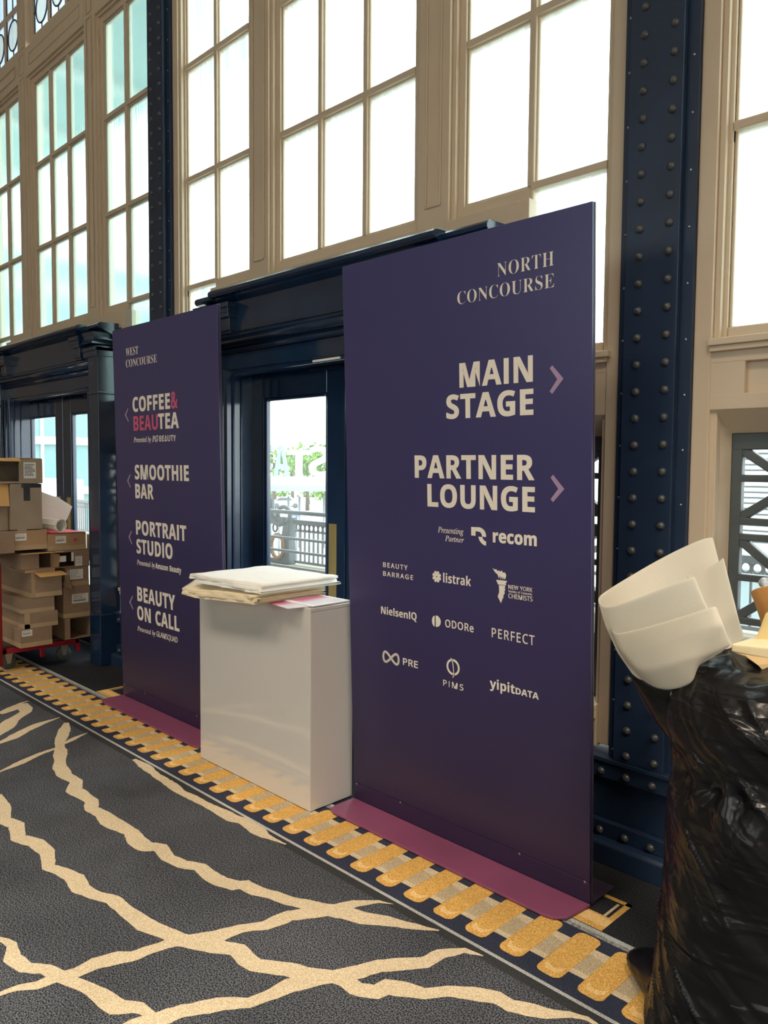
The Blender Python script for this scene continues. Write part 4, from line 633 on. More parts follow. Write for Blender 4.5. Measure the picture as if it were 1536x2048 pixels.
SE 442 14 0,14 17,30 18,44 20,55 24,62 30,68 37,72 48,74 62,75 78,75 369,74 389,72 405,68 417,62 425,54 431,44 435,31 438,16 439,16 455,399 455,399 320,383 320,378 349,369 373,356 392,340 406,320 417,295 424,266 429,232 430,222 430,213 430,206 429,200 428,195 427,191 424,188 421,186 417,185 412,184 405,183 397,183 388,183 246,193 246,214 247,232 252,247 259,259 269,269 282,277 300,283 321,288 345,304 345,304 118,287 118,285 137,282 154,278 169,273 181,267 192,259 201,251 208,241 213,229 217,216 220,202 222,185 222,183 222,183 67,183 56,185 47,188 40,192 35,198 32,206 29,217 28,230 28,254 28,276 30,295 34,313 39,330 45,345 53,358 63,371 75,382 89,393 105,402 123,411 143,430 143,402 0
SH 523 15 0,15 17,31 19,45 22,55 26,62 32,68 39,72 50,74 64,75 81,75 379,74 394,71 406,68 416,62 424,55 429,44 434,32 437,16 439,16 455,242 455,242 439,230 437,220 436,211 434,204 432,198 429,193 425,190 421,187 415,185 408,183 400,182 390,182 379,182 251,342 251,342 379,342 390,341 400,339 408,337 415,335 421,331 425,326 429,320 432,313 434,304 436,294 437,282 439,282 455,507 455,507 439,491 437,478 434,468 429,461 424,456 417,452 407,450 394,449 379,449 81,450 65,452 52,456 41,461 33,468 27,478 22,491 19,507 17,507 0,282 0,282 17,298 19,311 21,321 25,329 31,335 38,339 49,341 63,342 81,342 221,182 221,182 81,183 64,185 50,189 39,194 32,202 26,212 22,225 19,242 17,242 0
SN 493 403 -11,107 350,107 79,108 62,110 49,113 38,119 31,126 26,136 21,150 19,167 17,167 0,18 0,18 17,29 18,39 19,47 21,54 23,60 26,65 30,68 35,71 41,73 49,75 57,76 67,76 79,76 388,61 407,49 421,41 429,36 433,33 435,28 436,24 437,18 439,18 455,156 455,391 169,391 377,391 389,390 399,388 407,386 414,383 420,379 425,375 429,369 431,362 434,353 436,343 437,331 439,331 455,480 455,480 439,464 437,450 434,440 430,433 425,428 417,425 407,422 393,422 377,422 -11
SO 526 261 -11,236 -10,213 -6,190 -1,169 7,148 17,129 29,111 43,94 58,79 75,66 93,55 113,45 134,37 156,32 179,29 203,28 228,29 252,32 276,37 299,45 321,55 342,66 362,79 380,95 397,112 413,130 426,149 438,170 448,192 456,216 462,240 465,265 466,290 465,313 462,336 456,357 448,378 439,397 427,415 414,431 399,446 382,459 364,471 344,481 323,488 301,494 277,497 253,498 228,497 203,494 179,488 156,481 134,471 113,459 93,446 75,430 58,414 43,395 29,376 17,355 7,333 -1,310 -6,286 -10|265 12,315 26,351 66,372 133,379 228,377 278,371 321,362 358,348 389,330 412,310 430,286 440,260 443,210 430,174 389,152 322,145 228,147 178,153 135,163 98,177 67,195 43,215 26,238 16
SR 473 15 0,15 17,31 19,45 22,55 26,62 32,68 39,72 50,74 64,75 81,75 379,74 394,71 406,68 416,62 424,55 429,44 434,32 437,16 439,16 455,217 455,264 453,305 448,339 439,367 426,389 409,405 388,414 363,417 334,411 296,392 265,360 241,315 224,432 50,437 43,443 36,448 30,452 26,457 22,463 19,470 18,478 17,480 17,480 0,338 0,201 212,182 212,182 81,183 64,185 50,189 39,194 32,202 26,212 22,225 19,242 17,242 0|182 234,203 234,228 235,249 240,266 248,280 258,290 272,298 290,302 311,304 336,299 378,284 407,259 425,224 431,212 431,202 429,195 426,190 422,186 417,184 409,182 398,182 385
SS 390 43 -11,43 158,62 158,72 124,83 94,96 70,111 50,129 34,149 24,172 17,197 15,215 16,231 20,245 27,257 36,266 47,273 60,277 74,279 89,275 110,265 129,248 146,225 160,163 191,135 205,112 221,92 236,77 253,65 270,56 289,51 309,50 332,51 352,54 370,60 387,67 403,77 417,88 429,101 440,115 449,131 457,148 462,166 465,185 466,195 466,206 465,217 463,229 461,242 459,255 456,268 452,282 448,291 446,300 445,307 446,313 450,318 457,320 466,339 466,339 319,322 319,317 337,310 354,303 370,293 385,283 398,272 410,261 420,248 429,235 436,222 441,208 444,194 445,178 443,163 440,151 434,140 426,131 417,125 406,121 394,120 380,121 368,124 356,129 346,137 336,147 328,159 319,173 311,189 303,253 273,273 263,290 253,305 243,317 233,328 222,337 211,344 200,350 188,354 176,357 162,359 148,359 133,358 112,354 93,348 75,339 58,328 43,314 29,298 18,281 8,261 0,240 -6,217 -9,192 -10,184 -10,175 -9,167 -9,158 -8,150 -6,142 -4,134 -2,126 1,118 3,110 6,104 8,98 9,85 12,80 12,75 11,72 9,69 7,67 4,65 0,63 -5,61 -11
ST 423 92 0,92 17,109 18,123 21,134 25,142 31,148 39,152 50,155 64,156 81,156 433,149 433,124 431,102 426,82 416,65 403,51 387,41 367,33 344,29 318,11 318,11 455,410 455,410 317,394 317,381 368,357 404,319 426,269 433,263 433,263 81,264 63,267 49,271 38,276 30,284 25,296 21,310 18,328 17,328 0
SU 492 248 -13,205 -10,168 -2,138 10,114 29,96 52,83 81,76 115,73 155,73 379,72 394,70 406,66 416,61 424,53 429,43 434,30 437,15 439,15 455,240 455,240 439,229 437,219 436,210 434,202 432,196 429,192 425,188 421,185 415,183 408,182 400,181 390,181 379,181 140,182 112,186 88,193 68,203 51,216 39,232 29,252 24,275 22,326 31,363 56,385 99,392 159,392 378,391 393,389 406,385 416,379 423,371 429,360 433,346 437,328 439,328 455,474 455,474 439,460 436,448 432,439 427,433 421,428 414,425 404,423 392,422 378,422 181,420 133,412 92,398 58,380 32,356 13,325 -2,290 -10
SW 611 171 -11,32 393,28 404,24 413,20 421,15 427,10 432,3 435,-5 438,-15 439,-15 455,181 455,181 439,171 438,162 437,155 435,150 432,146 428,143 423,141 417,140 410,141 403,142 394,145 384,148 373,223 153,301 353,286 399,282 410,278 418,273 425,267 429,261 433,252 435,241 437,229 439,229 455,439 455,439 439,419 437,404 432,396 423,393 412,393 407,394 401,396 394,399 386,474 166,541 369,544 381,547 391,548 399,549 406,548 414,546 421,543 426,538 430,532 434,524 436,514 438,503 439,503 455,624 455,624 439,615 436,607 433,600 427,594 421,589 413,584 404,580 392,575 379,446 -11,428 -11,316 309,190 -11
TG 541 245 -10,213 -9,183 -4,156 3,130 13,107 26,86 42,69 60,54 80,42 102,34 127,29 153,27 181,28 205,32 230,38 254,47 278,58 302,71 325,86 346,102 367,120 386,139 404,160 420,181 435,215 452,251 465,288 472,327 475,350 474,373 471,394 466,414 459,447 446,453 444,458 443,462 442,465 442,471 442,477 444,482 445,487 448,491 452,495 457,499 463,503 469,514 469,484 327,472 327,467 355,458 380,445 402,428 420,409 434,386 444,360 451,331 453,301 450,272 443,244 430,218 413,194 391,173 366,154 338,137 306,123 272,114 239,108 206,106 173,109 137,116 105,128 77,146 53,167 35,193 21,222 13,255 11,272 12,288 15,304 19,319 26,332 34,342 43,349 53,354 64,378 158,381 173,383 185,382 193,380 199,375 204,369 208,361 210,351 212,338 213,322 214,325 227,518 227,514 214,503 214,493 213,484 211,476 208,470 204,465 200,460 194,457 188,450 171,448 165,447 159,445 153,443 146,416 35,376 15,334 1,290 -7
TP 403 -34 0,-30 13,-27 13,-12 14,0 16,10 20,18 25,25 32,31 42,37 56,42 73,126 385,128 395,130 404,131 412,132 419,131 427,129 434,125 439,120 443,113 446,104 449,94 450,81 451,85 465,267 465,329 458,373 439,400 406,408 361,407 341,403 323,395 305,385 289,372 274,357 261,340 250,320 240,298 232,274 227,249 223,221 222,159 222,155 222,151 220,149 218,147 214,107 64,106 55,105 46,106 37,108 30,113 24,119 20,127 17,138 15,150 14,165 13,161 0|193 242,225 244,253 251,277 261,297 275,313 292,324 313,330 337,332 364,331 383,327 400,320 414,311 425,299 434,283 440,265 443,244 445,235 444,227 443,220 441,215 438,211 433,207 426,203 417,199 405,161 263,159 253,160 250,161 247,162 246,165 244,168 244,174 243,182 243
Ta 342 50 -8,37 -7,26 -3,17 2,8 10,2 21,-3 33,-6 48,-7 64,-5 92,0 119,7 147,18 175,32 203,49 228,68 252,90 274,113 293,136 306,160 314,183 316,202 314,217 307,227 296,232 280,241 309,292 309,231 90,227 75,224 62,222 52,222 44,222 40,224 37,228 36,233 35,241 38,252 46,266 60,282 80,291 72,265 37,240 12,217 -3,195 -8,183 -6,175 0,170 9,168 23,169 36,174 57,181 84,191 118,172 88,154 62,136 41,119 23,102 10,85 0,68 -6|82 33,90 34,98 37,107 41,116 48,125 56,134 65,143 75,152 87,161 100,169 113,177 127,185 141,193 156,199 171,205 186,210 201,214 216,217 230,218 244,219 257,217 275,210 288,200 296,185 299,169 297,154 291,138 280,124 266,109 247,96 226,85 202,74 175,69 161,65 148,61 134,58 122,56 109,54 97,53 85,53 73,55 56,60 43,69 35
Tb 340 82 -8,63 -7,46 -5,31 0,18 6,8 13,1 20,-3 28,-5 36,-5 39,-4 43,-3 46,-2 50,88 404,89 409,91 415,92 419,92 424,93 437,92 442,91 446,89 449,86 452,81 453,76 454,69 455,61 455,50 455,54 467,65 468,75 469,85 470,94 472,102 473,110 475,117 477,123 479,135 482,144 485,151 486,156 487,160 486,162 485,163 483,163 480,103 251,128 279,155 300,184 312,214 316,233 315,251 310,267 301,280 289,291 275,299 258,304 239,306 218,304 197,301 177,295 157,287 137,278 118,266 99,253 81,238 64,221 49,204 35,185 22,166 12,146 3,125 -3,104 -7|95 9,114 11,132 17,150 26,168 40,184 56,199 75,213 96,224 119,234 143,241 167,245 189,246 211,245 227,242 241,237 254,230 264,221 273,211 279,199 282,186 283,170 282,155 276,140 267,126 254,113 237,102 217,91 194,83 167,54 66,52 58,51 50,50 44,50 38,53 26,61 17,75 11
Td 354 61 -8,46 -7,32 -3,20 4,10 13,2 25,-4 39,-8 55,-9 73,-8 90,-5 107,-1 125,5 143,13 162,22 181,32 199,44 217,57 235,70 250,84 265,99 279,111 288,122 296,134 302,146 307,157 311,169 314,181 316,192 316,210 315,225 311,236 303,242 293,273 416,275 426,275 436,275 441,274 445,271 448,268 451,264 452,258 454,251 454,243 455,233 455,236 467,257 469,276 472,292 475,306 479,317 482,326 485,333 486,338 487,341 486,343 485,344 483,345 480,344 473,343 468,240 81,236 60,234 44,235 38,238 34,243 31,250 30,260 33,273 43,288 59,306 81,317 72,302 53,288 36,275 22,263 11,251 3,240 -3,228 -7,217 -8,202 -6,191 1,185 12,183 27,184 42,187 61,193 85,201 112,184 84,167 59,150 38,133 21,116 9,99 -1,80 -6|91 28,100 29,109 31,118 36,127 43,137 52,146 62,156 73,165 85,174 99,183 113,191 127,199 142,206 158,212 173,218 189,223 204,227 219,229 233,231 246,232 259,231 268,229 277,227 284,223 289,218 294,212 298,205 300,198 300,182 298,165 292,149 282,132 268,116 250,101 229,88 205,75 178,65 150,57 124,53 100,51 78,52 67,54 57,57 48,62 41,68 35,74 31,82 28
Te 287 89 -7,68 -5,50 0,34 9,21 21,10 36,2 54,-2 75,-4 99,-3 115,-1 131,3 148,9 165,16 182,25 199,35 215,46 231,58 246,72 259,86 272,101 283,124 298,148 308,172 314,195 316,210 316,222 313,233 309,242 303,249 296,254 287,257 277,258 266,255 245,245 226,230 207,208 189,180 174,147 161,107 150,61 142,60 136,59 130,58 124,57 118,56 98,60 66,72 44,92 30,119 26,143 29,168 39,194 57,221 81,231 71,215 52,198 36,182 23,165 12,147 4,128 -2,109 -6|64 158,96 164,124 173,148 184,168 199,184 215,195 233,202 251,204 271,203 283,198 291,191 297,180 298,169 297,159 294,148 288,137 280,126 270,115 258,105 245,95 230,86 214,78 196,70 177
Tg 287 63 -153,38 -152,16 -148,-4 -141,-21 -131,-34 -119,-44 -106,-50 -91,-52 -75,-46 -47,-30 -22,-3 2,36 24,23 31,13 39,8 47,6 57,7 63,10 70,15 76,21 84,58 121,37 135,22 152,13 172,10 195,11 211,15 226,21 241,29 256,39 269,51 281,65 292,80 301,96 309,114 314,132 317,152 318,164 318,177 315,191 312,206 307,220 302,232 298,240 296,246 296,289 296,289 266,243 266,245 259,247 252,248 244,248 236,247 219,243 203,237 188,229 174,219 160,207 149,194 138,179 130,163 123,146 118,129 115,110 113,103 114,96 114,89 115,82 116,73 108,66 101,62 93,60 87,64 78,73 70,90 62,112 54,137 46,159 38,178 29,194 19,207 8,216 -6,221 -22,223 -40,222 -56,218 -71,212 -86,203 -99,192 -111,179 -122,164 -131,147 -139,129 -145,108 -150,87 -152|111 129,122 130,132 133,142 138,151 146,159 155,167 165,174 177,180 190,184 204,188 219,190 234,191 249,190 261,188 272,184 281,179 288,172 294,165 299,156 301,147 302,137 301,127 298,118 293,108 285,100 276,92 265,85 254,78 241,73 227,69 212,67 198,66 182,69 159,78 142,92 132|75 -132,119 -128,151 -114,170 -92,176 -60,175 -52,173 -45,169 -38,163 -31,156 -25,149 -20,141 -14,132 -10,122 -5,113 -2,103 2,94 5,81 10,70 13,60 16,52 18,25 0,6 -20,-6 -41,-9 -64,-4 -94,12 -115,38 -128
Ti 177 122 394,116 394,110 396,104 399,98 404,94 409,91 415,89 421,88 428,89 434,91 441,94 446,98 452,104 457,110 460,116 462,122 463,129 462,135 460,141 457,147 452,151 447,155 441,157 435,157 428,157 421,155 414,151 408,147 403,142 399,136 396,129 394|33 -8,19 -6,8 1,2 13,0 29,0 34,1 40,2 46,3 53,11 86,55 241,58 254,60 264,59 270,57 275,54 279,50 282,44 285,37 286,28 287,17 287,20 299,65 305,74 306,82 308,90 309,96 310,107 313,115 315,121 316,124 316,127 316,129 314,130 312,131 308,130 303,128 296,63 79,61 70,59 62,58 56,58 52,59 43,61 37,66 33,72 32,83 35,96 45,112 61,130 84,140 74,112 38,84 12,58 -3
Tn 364 222 -9,215 -8,208 -6,203 -3,198 1,194 6,191 12,189 19,189 28,190 42,196 65,204 98,216 140,227 183,236 216,241 240,242 254,241 263,238 269,233 273,225 275,218 274,211 272,203 268,195 263,186 257,178 250,168 242,159 232,150 222,141 212,132 201,123 189,114 178,107 166,99 154,93 142,80 115,67 82,55 44,42 0,-12 0,53 221,57 234,60 245,61 255,62 263,61 268,60 273,57 277,53 280,48 282,41 284,33 284,23 285,17 285,19 297,33 299,45 300,57 302,67 303,77 305,85 306,93 308,100 310,111 313,120 315,126 316,130 316,133 314,133 308,93 177,118 210,142 238,165 262,188 281,209 296,229 306,247 313,263 315,280 313,292 306,300 294,302 278,302 272,302 265,301 258,300 252,299 245,297 237,295 230,293 222,254 88,247 64,245 49,246 42,249 37,253 35,259 34,270 37,282 48,296 66,312 91,322 83,298 43,273 14,248 -3
Tr 224 -13 0,46 209,50 226,53 240,55 251,56 259,55 266,53 272,51 276,47 279,41 281,34 282,24 283,13 284,15 297,59 304,68 306,76 307,84 309,90 310,101 313,109 315,115 316,118 316,122 316,124 314,125 311,124 308,89 179,126 239,158 282,185 308,208 316,214 316,220 314,225 311,229 307,233 302,235 297,237 290,237 283,236 274,234 266,231 259,226 253,221 247,214 243,208 241,200 240,195 241,189 242,185 245,180 248,176 252,173 257,171 262,170 268,130 218,95 157,65 84,41 0
Ts 249 78 -8,65 -8,53 -6,42 -4,32 -1,25 2,18 4,11 6,6 6,0 5,-4 4,-7 0,-9 -4,-22 -4,-7 106,4 105,6 84,10 65,16 48,24 35,33 24,45 16,57 12,71 10,82 11,93 14,102 19,110 26,117 35,122 45,125 56,126 69,124 81,120 93,114 106,104 120,83 147,63 175,58 182,53 190,49 198,46 206,43 214,41 222,40 230,40 238,41 254,46 269,53 282,63 294,76 304,90 311,106 315,123 316,136 316,147 315,157 313,166 310,174 306,181 304,188 303,193 302,200 303,205 305,208 309,209 314,220 314,207 214,195 214,188 251,175 278,156 294,130 299,122 298,115 296,108 292,102 287,97 281,94 275,91 268,91 261,92 249,97 237,105 223,116 208,136 181,141 175,146 168,151 161,155 154,160 146,165 138,169 130,173 122,176 113,178 105,179 97,179 89,178 76,176 63,172 51,166 40,159 30,151 20,141 12,130 5,118 -1,106 -5,92 -7
Tt 186 33 -8,19 -6,9 1,3 11,1 26,2 44,7 62,66 283,19 283,22 297,53 307,82 326,109 355,136 392,151 392,126 304,183 304,177 283,120 283,66 78,63 68,61 59,60 51,60 45,61 39,63 34,67 32,72 31,81 34,93 43,107 58,124 79,134 68,108 35,82 11,57 -3
Ty 270 -44 -153,-51 -153,-58 -151,-63 -149,-68 -145,-72 -141,-75 -136,-77 -131,-77 -125,-77 -119,-75 -114,-73 -110,-69 -106,-65 -102,-60 -100,-54 -99,-48 -98,-43 -98,-39 -99,-34 -101,-30 -103,-26 -106,-20 -107,-15 -108,-9 -109,-1 -106,9 -99,21 -87,34 -69,79 -7,44 175,36 216,34 224,32 231,31 238,29 244,25 254,21 263,16 270,11 276,4 281,-4 284,-13 286,-24 287,-22 299,-14 300,-6 301,1 302,8 303,15 305,21 306,27 308,32 310,41 313,50 315,57 316,62 316,68 313,73 302,79 283,85 258,88 242,92 224,96 202,100 179,105 152,111 123,117 91,123 57,137 81,150 102,162 121,173 138,182 153,189 166,195 177,200 186,204 194,207 201,210 207,213 213,214 219,216 224,217 229,217 233,216 241,213 249,208 255,201 260,190 268,187 272,186 276,184 282,184 288,185 294,186 299,189 304,192 308,197 311,202 314,208 315,214 316,222 315,228 313,234 309,239 304,244 298,247 291,249 282,249 273,247 250,239 223,226 193,208 158,201 146,193 132,185 118,175 102,165 86,155 69,144 52,133 35,121 18,110 0,98 -17,86 -34,74 -50,62 -65,51 -80,39 -94,27 -107,16 -118,5 -128,-6 -137,-16 -144,-26 -149,-35 -152
'''
# ------------------------------------------------------------------ lettering
GLY = {}
for ln in GDATA.strip().split('\n'):
    head, adv, rest = ln.split(' ', 2)
    GLY[(head[0], head[1])] = (int(adv), [[tuple(map(int, p.split(' '))) for p in c.split(',')] for c in rest.split('|')])
def bar_glyph(x0, x1, adv): return (adv, [[(x0, 0), (x0, 480), (x1, 480), (x1, 0)]])
GLY[('B', 'I')] = bar_glyph(60, 161, 221); GLY[('R', 'I')] = bar_glyph(60, 112, 172)
def curve_mesh(name, contours, depth, z0=0.0):
    """planar contours (x, y) filled with holes and given a small thickness"""
    cu = bpy.data.curves.new(name, 'CURVE'); cu.dimensions = '2D'; cu.fill_mode = 'BOTH'; cu.extrude = depth / 2
    for c in contours:
        sp = cu.splines.new('POLY'); sp.points.add(len(c) - 1)
        for p, (x, y) in zip(sp.points, c): p.co = (x, y, 0, 1)
        sp.use_cyclic_u = True
    o = bpy.data.objects.new(name, cu); COL.objects.link(o); bpy.context.view_layer.update()
    dg = bpy.context.evaluated_depsgraph_get(); me = bpy.data.meshes.new_from_object(o.evaluated_get(dg))
    bpy.data.objects.remove(o); bpy.data.curves.remove(cu)
    me.name = name; return me
def inflate(c, d):
    n = len(c); out = []
    for i in range(n):
        a, b, e = c[i-1], c[i], c[(i+1) % n]
        t1 = Vector((b[0]-a[0], b[1]-a[1])); t2 = Vector((e[0]-b[0], e[1]-b[1]))
        if t1.length < 1e-6 or t2.length < 1e-6: out.append(b); continue
        t1.normalize(); t2.normalize(); n1 = Vector((t1.y, -t1.x)); n2 = Vector((t2.y, -t2.x)); m = n1 + n2
        if m.length < 0.2: m = n1
        m.normalize(); k = min(1.6, 1 / max(0.3, m.dot(n1))); out.append((b[0] - m.x * d * k, b[1] - m.y * d * k))
    return out
def text_contours(font, text, u0, v0, u1, cap, grow=0.0, track=0.0, split=False):
    cs = []; x = 0.0; wi = 0; widx = []
    for ch in text:
        if ch == ' ': x += 250; wi += 1; continue
        f = font if (font, ch) in GLY else ('R' if ('R', ch) in GLY else 'B')
        adv, con = GLY[(f, ch)]
        for c in con: cs.append([(px + x, py) for px, py in c]); widx.append(wi)
        x += adv + track
    if grow: cs = [inflate(c, grow) for c in cs]
    xs = [p[0] for c in cs for p in c]; a, b = min(xs), max(xs); sx = (u1 - u0) / (b - a); sy = cap / 480.0
    res = [[(u0 + (px - a) * sx, v0 + py * sy) for px, py in c] for c in cs]
    return [[c for c, k in zip(res, widx) if k == w] for w in range(wi + 1)] if split else res
WHITE_INK = mat('cream_white_print', (0.80, 0.75, 0.66), 0.5, var=0.02)
PINK_INK = mat('rose_print', (0.55, 0.10, 0.20), 0.5, var=0.02)
LILAC_INK = mat('lilac_print', (0.36, 0.25, 0.39), 0.5, var=0.02)
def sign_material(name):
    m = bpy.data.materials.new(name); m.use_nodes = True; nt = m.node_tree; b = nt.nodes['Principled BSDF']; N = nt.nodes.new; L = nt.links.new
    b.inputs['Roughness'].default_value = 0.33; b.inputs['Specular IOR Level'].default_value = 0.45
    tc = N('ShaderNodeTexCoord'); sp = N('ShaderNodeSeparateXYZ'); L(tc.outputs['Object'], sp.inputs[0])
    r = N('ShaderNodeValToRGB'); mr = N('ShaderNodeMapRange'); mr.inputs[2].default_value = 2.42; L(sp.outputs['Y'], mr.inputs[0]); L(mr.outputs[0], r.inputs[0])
    e = r.color_ramp.elements; e[0].position = 0.0; e[0].color = (0.028, 0.017, 0.050, 1); e[1].position = 1.0; e[1].color = (0.044, 0.044, 0.145, 1)  # board darkens downwards: the room's reflection put into the colour
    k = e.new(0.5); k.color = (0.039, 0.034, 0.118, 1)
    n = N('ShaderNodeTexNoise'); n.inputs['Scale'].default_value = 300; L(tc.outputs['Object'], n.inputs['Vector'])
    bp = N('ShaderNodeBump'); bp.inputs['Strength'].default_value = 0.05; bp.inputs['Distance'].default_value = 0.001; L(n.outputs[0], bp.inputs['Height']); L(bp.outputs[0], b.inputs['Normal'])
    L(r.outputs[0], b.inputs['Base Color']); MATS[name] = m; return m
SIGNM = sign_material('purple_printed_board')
PLUM = mat('plum_painted_metal', (0.225, 0.062, 0.130), 0.42, var=0.04)
DARKP = mat('dark_purple_edge', (0.05, 0.035, 0.06), 0.5)
def sign(loc, top, w, h, label):
    root = empty('sign_board', loc); tag(root, label, 'sign', None)
    v = (Vector(top) - Vector(loc)).normalized(); u = Vector((1, 0, 0)); n = u.cross(v)      # n points to the room (-y)
    M = Matrix(((u.x, v.x, n.x, loc[0]), (u.y, v.y, n.y, loc[1]), (u.z, v.z, n.z, loc[2]), (0, 0, 0, 1)))
    def put(o): o.matrix_world = M; attach(o, root); return o
    b = MB(); b.box(0, w, 0.092, h, -0.012, 0.0); put(b.build('panel', SIGNM, bevel=0.0015))
    b = MB(); b.box(0, w, 0.012, 0.0905, -0.012, 0.0); put(b.build('lower_panel', SIGNM, bevel=0.0015))
    b = MB(); b.box(-0.001, w + 0.001, 0.012, h + 0.001, -0.022, -0.0125); put(b.build('backing', DARKP, bevel=0.001))
    for sx in (0.02, 0.3, w - 0.3, w - 0.02):
        b = MB(); b.lathe([(0.0, 0.0016), (0.0035, 0.0012), (0.005, 0.0)], (sx, 0.086, 0.0), 10); put(b.build('screw', STEEL))
    # base plate on the floor, rounded front corners, and the rear foot
    f = -0.17
    P = [(0.0, 0.0), (0.0, f + 0.05), (0.012, f + 0.016), (0.05, f), (w - 0.09, f), (w - 0.045, f + 0.010), (w - 0.012, f + 0.040), (w + 0.004, 0.0)]
    b = MB(); b.prism([(loc[0] + x, loc[1] + y - 0.002, 0.004) for x, y in P], (0, 0, 0.010)); b.build('base_plate', PLUM, root, bevel=0.002)
    b = MB(); b.box(loc[0] + 0.01, loc[0] + w, loc[1] + 0.012, loc[1] + 0.17, 0.004, 0.014); b.build('rear_foot', DARKP, root, bevel=0.002)
    def letters(name, contours, m, label=None, lift=0.0):
        me = curve_mesh(name, contours, 0.0010); me.materials.append(m); o = bpy.data.objects.new(name, me); COL.objects.link(o)
        o.matrix_world = M @ Matrix.Translation((0, 0, 0.0007 + lift)); attach(o, root)
        if label: o['label'] = label
        return o
    return root, letters
W_ = WHITE_INK
def chevron(pts, w):
    (x0, y0), (x1, y1), (x2, y2) = pts; s = 1 if x1 > x0 else -1; d = w * 1.35 * s
    return [[(x0, y0), (x0 + s*w*0.55, y0 + w*0.55), (x1 + d*0.5, y1), (x2 + s*w*0.55, y2 - w*0.55), (x2, y2), (x1 - d*0.5, y1)]]
def ring(cx, cy, ra, rb, t, n=28, a0=0.0, a1=2*PI):
    o = [(cx + ra*math.cos(a0 + (a1-a0)*k/n), cy + rb*math.sin(a0 + (a1-a0)*k/n)) for k in range(n if a1 - a0 > 6.2 else n + 1)]
    i = [(cx + (ra-t)*math.cos(a0 + (a1-a0)*k/n), cy + (rb-t)*math.sin(a0 + (a1-a0)*k/n)) for k in range(n if a1 - a0 > 6.2 else n + 1)]
    return [o, i] if a1 - a0 > 6.2 else [o + i[::-1]]

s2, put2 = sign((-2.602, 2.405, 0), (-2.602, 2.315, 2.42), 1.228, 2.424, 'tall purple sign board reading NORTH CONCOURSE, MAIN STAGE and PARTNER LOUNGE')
T2 = [('S','NORTH',.8418,2.2435,1.0814,.0515,-10,20),('S','CONCOURSE',.653,2.17,1.0827,.0505,-10,14),('B','MAIN',.6589,1.8573,.9948,.0895,9,14),('B','STAGE',.5906,1.7405,.9968,.0892,9,14),
('B','PARTNER',.4171,1.5075,1.001,.0880,9,14),('B','LOUNGE',.485,1.3923,1.0022,.0880,9,14),('T','Presenting',.5382,1.2883,.6707,.0240,1,6),('T','Partner',.5758,1.2562,.6728,.0225,1,6),
('B','recom',.8137,1.270,1.01,.0465,14,8),('R','BEAUTY',.2215,1.1176,.3672,.0197,12,120),('R','BARRAGE',.2205,1.0793,.3979,.0192,12,120),('B','listrak',.5641,1.088,.7062,.037,0,8),
('R','NEW YORK',.8841,1.0998,.9907,.0152,4,0),('R','Society of Cosmetic',.884,1.0873,.9898,.0080,2,0),('R','CHEMISTS',.8839,1.0652,.9914,.0172,4,0),('B','NielsenIQ',.2039,.9103,.4144,.0318,0,0),
('R','ODORe',.5716,.908,.717,.0300,10,50),('R','PERFECT',.8056,.9042,.9994,.0354,6,70),('R','PRE',.3314,.7072,.4176,.0284,12,20),('R','PIMS',.5573,.6628,.6626,.0244,4,110),
('B','yipit',.7945,.7041,.9114,.0365,0,0),('B','DATA',.9151,.7054,1.0171,.0243,2,0)]
for f, t, u0, v0, u1, cap, gr, tr in T2:
    for word in text_contours(f, t, u0, v0, u1, cap, gr, tr, True): put2('lettering', word, W_)
for P in ([(1.0651,1.8961),(1.1077,1.8569),(1.065,1.8174)], [(1.0683,1.5166),(1.1116,1.4778),(1.0683,1.4404)]): put2('arrow', chevron(P, 0.018), LILAC_INK, 'lilac arrow pointing right')
# emblems
put2('emblem', [[(.7102,1.3206),(.7503,1.3216),(.7625,1.318),(.772,1.3115),(.7785,1.303),(.7812,1.2951),(.7812,1.2861),(.7625,1.2873),(.7618,1.293),(.7590,1.2985),(.7545,1.3033),(.7438,1.3051),(.7311,1.3053),(.7309,1.2877),(.7099,1.2877)]], W_)
put2('emblem', [[(.7448,1.2851),(.7637,1.2849),(.7650,1.2795),(.7690,1.2745),(.7750,1.2708),(.7816,1.2692),(.7808,1.2532),(.7720,1.2548),(.7640,1.2585),(.7555,1.2650),(.7490,1.2735)]], W_)
star = []
for k in range(8):
    a = PI/8 + k * PI/4; ca, sa = math.cos(a), math.sin(a); cx, cy = .5296, 1.1073
    q = [(0.003, -0.0022), (0.014, -0.0055), (0.021, -0.0062), (0.0245, 0), (0.021, 0.0062), (0.014, 0.0055), (0.003, 0.0022)]
    star.append([(cx + r*ca - t*sa, cy + r*sa + t*ca) for r, t in q])
for s_ in star: put2('emblem', [s_], W_)
put2('emblem', [[(.5002,.9220),(.5030,.9340),(.5099,.9434),(.5148,.9445),(.5148,.9000),(.5099,.9012),(.5030,.9090)]], W_)
put2('emblem', [[(.5211,.9468),(.5310,.9462),(.5400,.9410),(.5465,.9330),(.5483,.9235),(.5455,.9130),(.5395,.9055),(.5310,.9010),(.5211,.9000)]], W_)
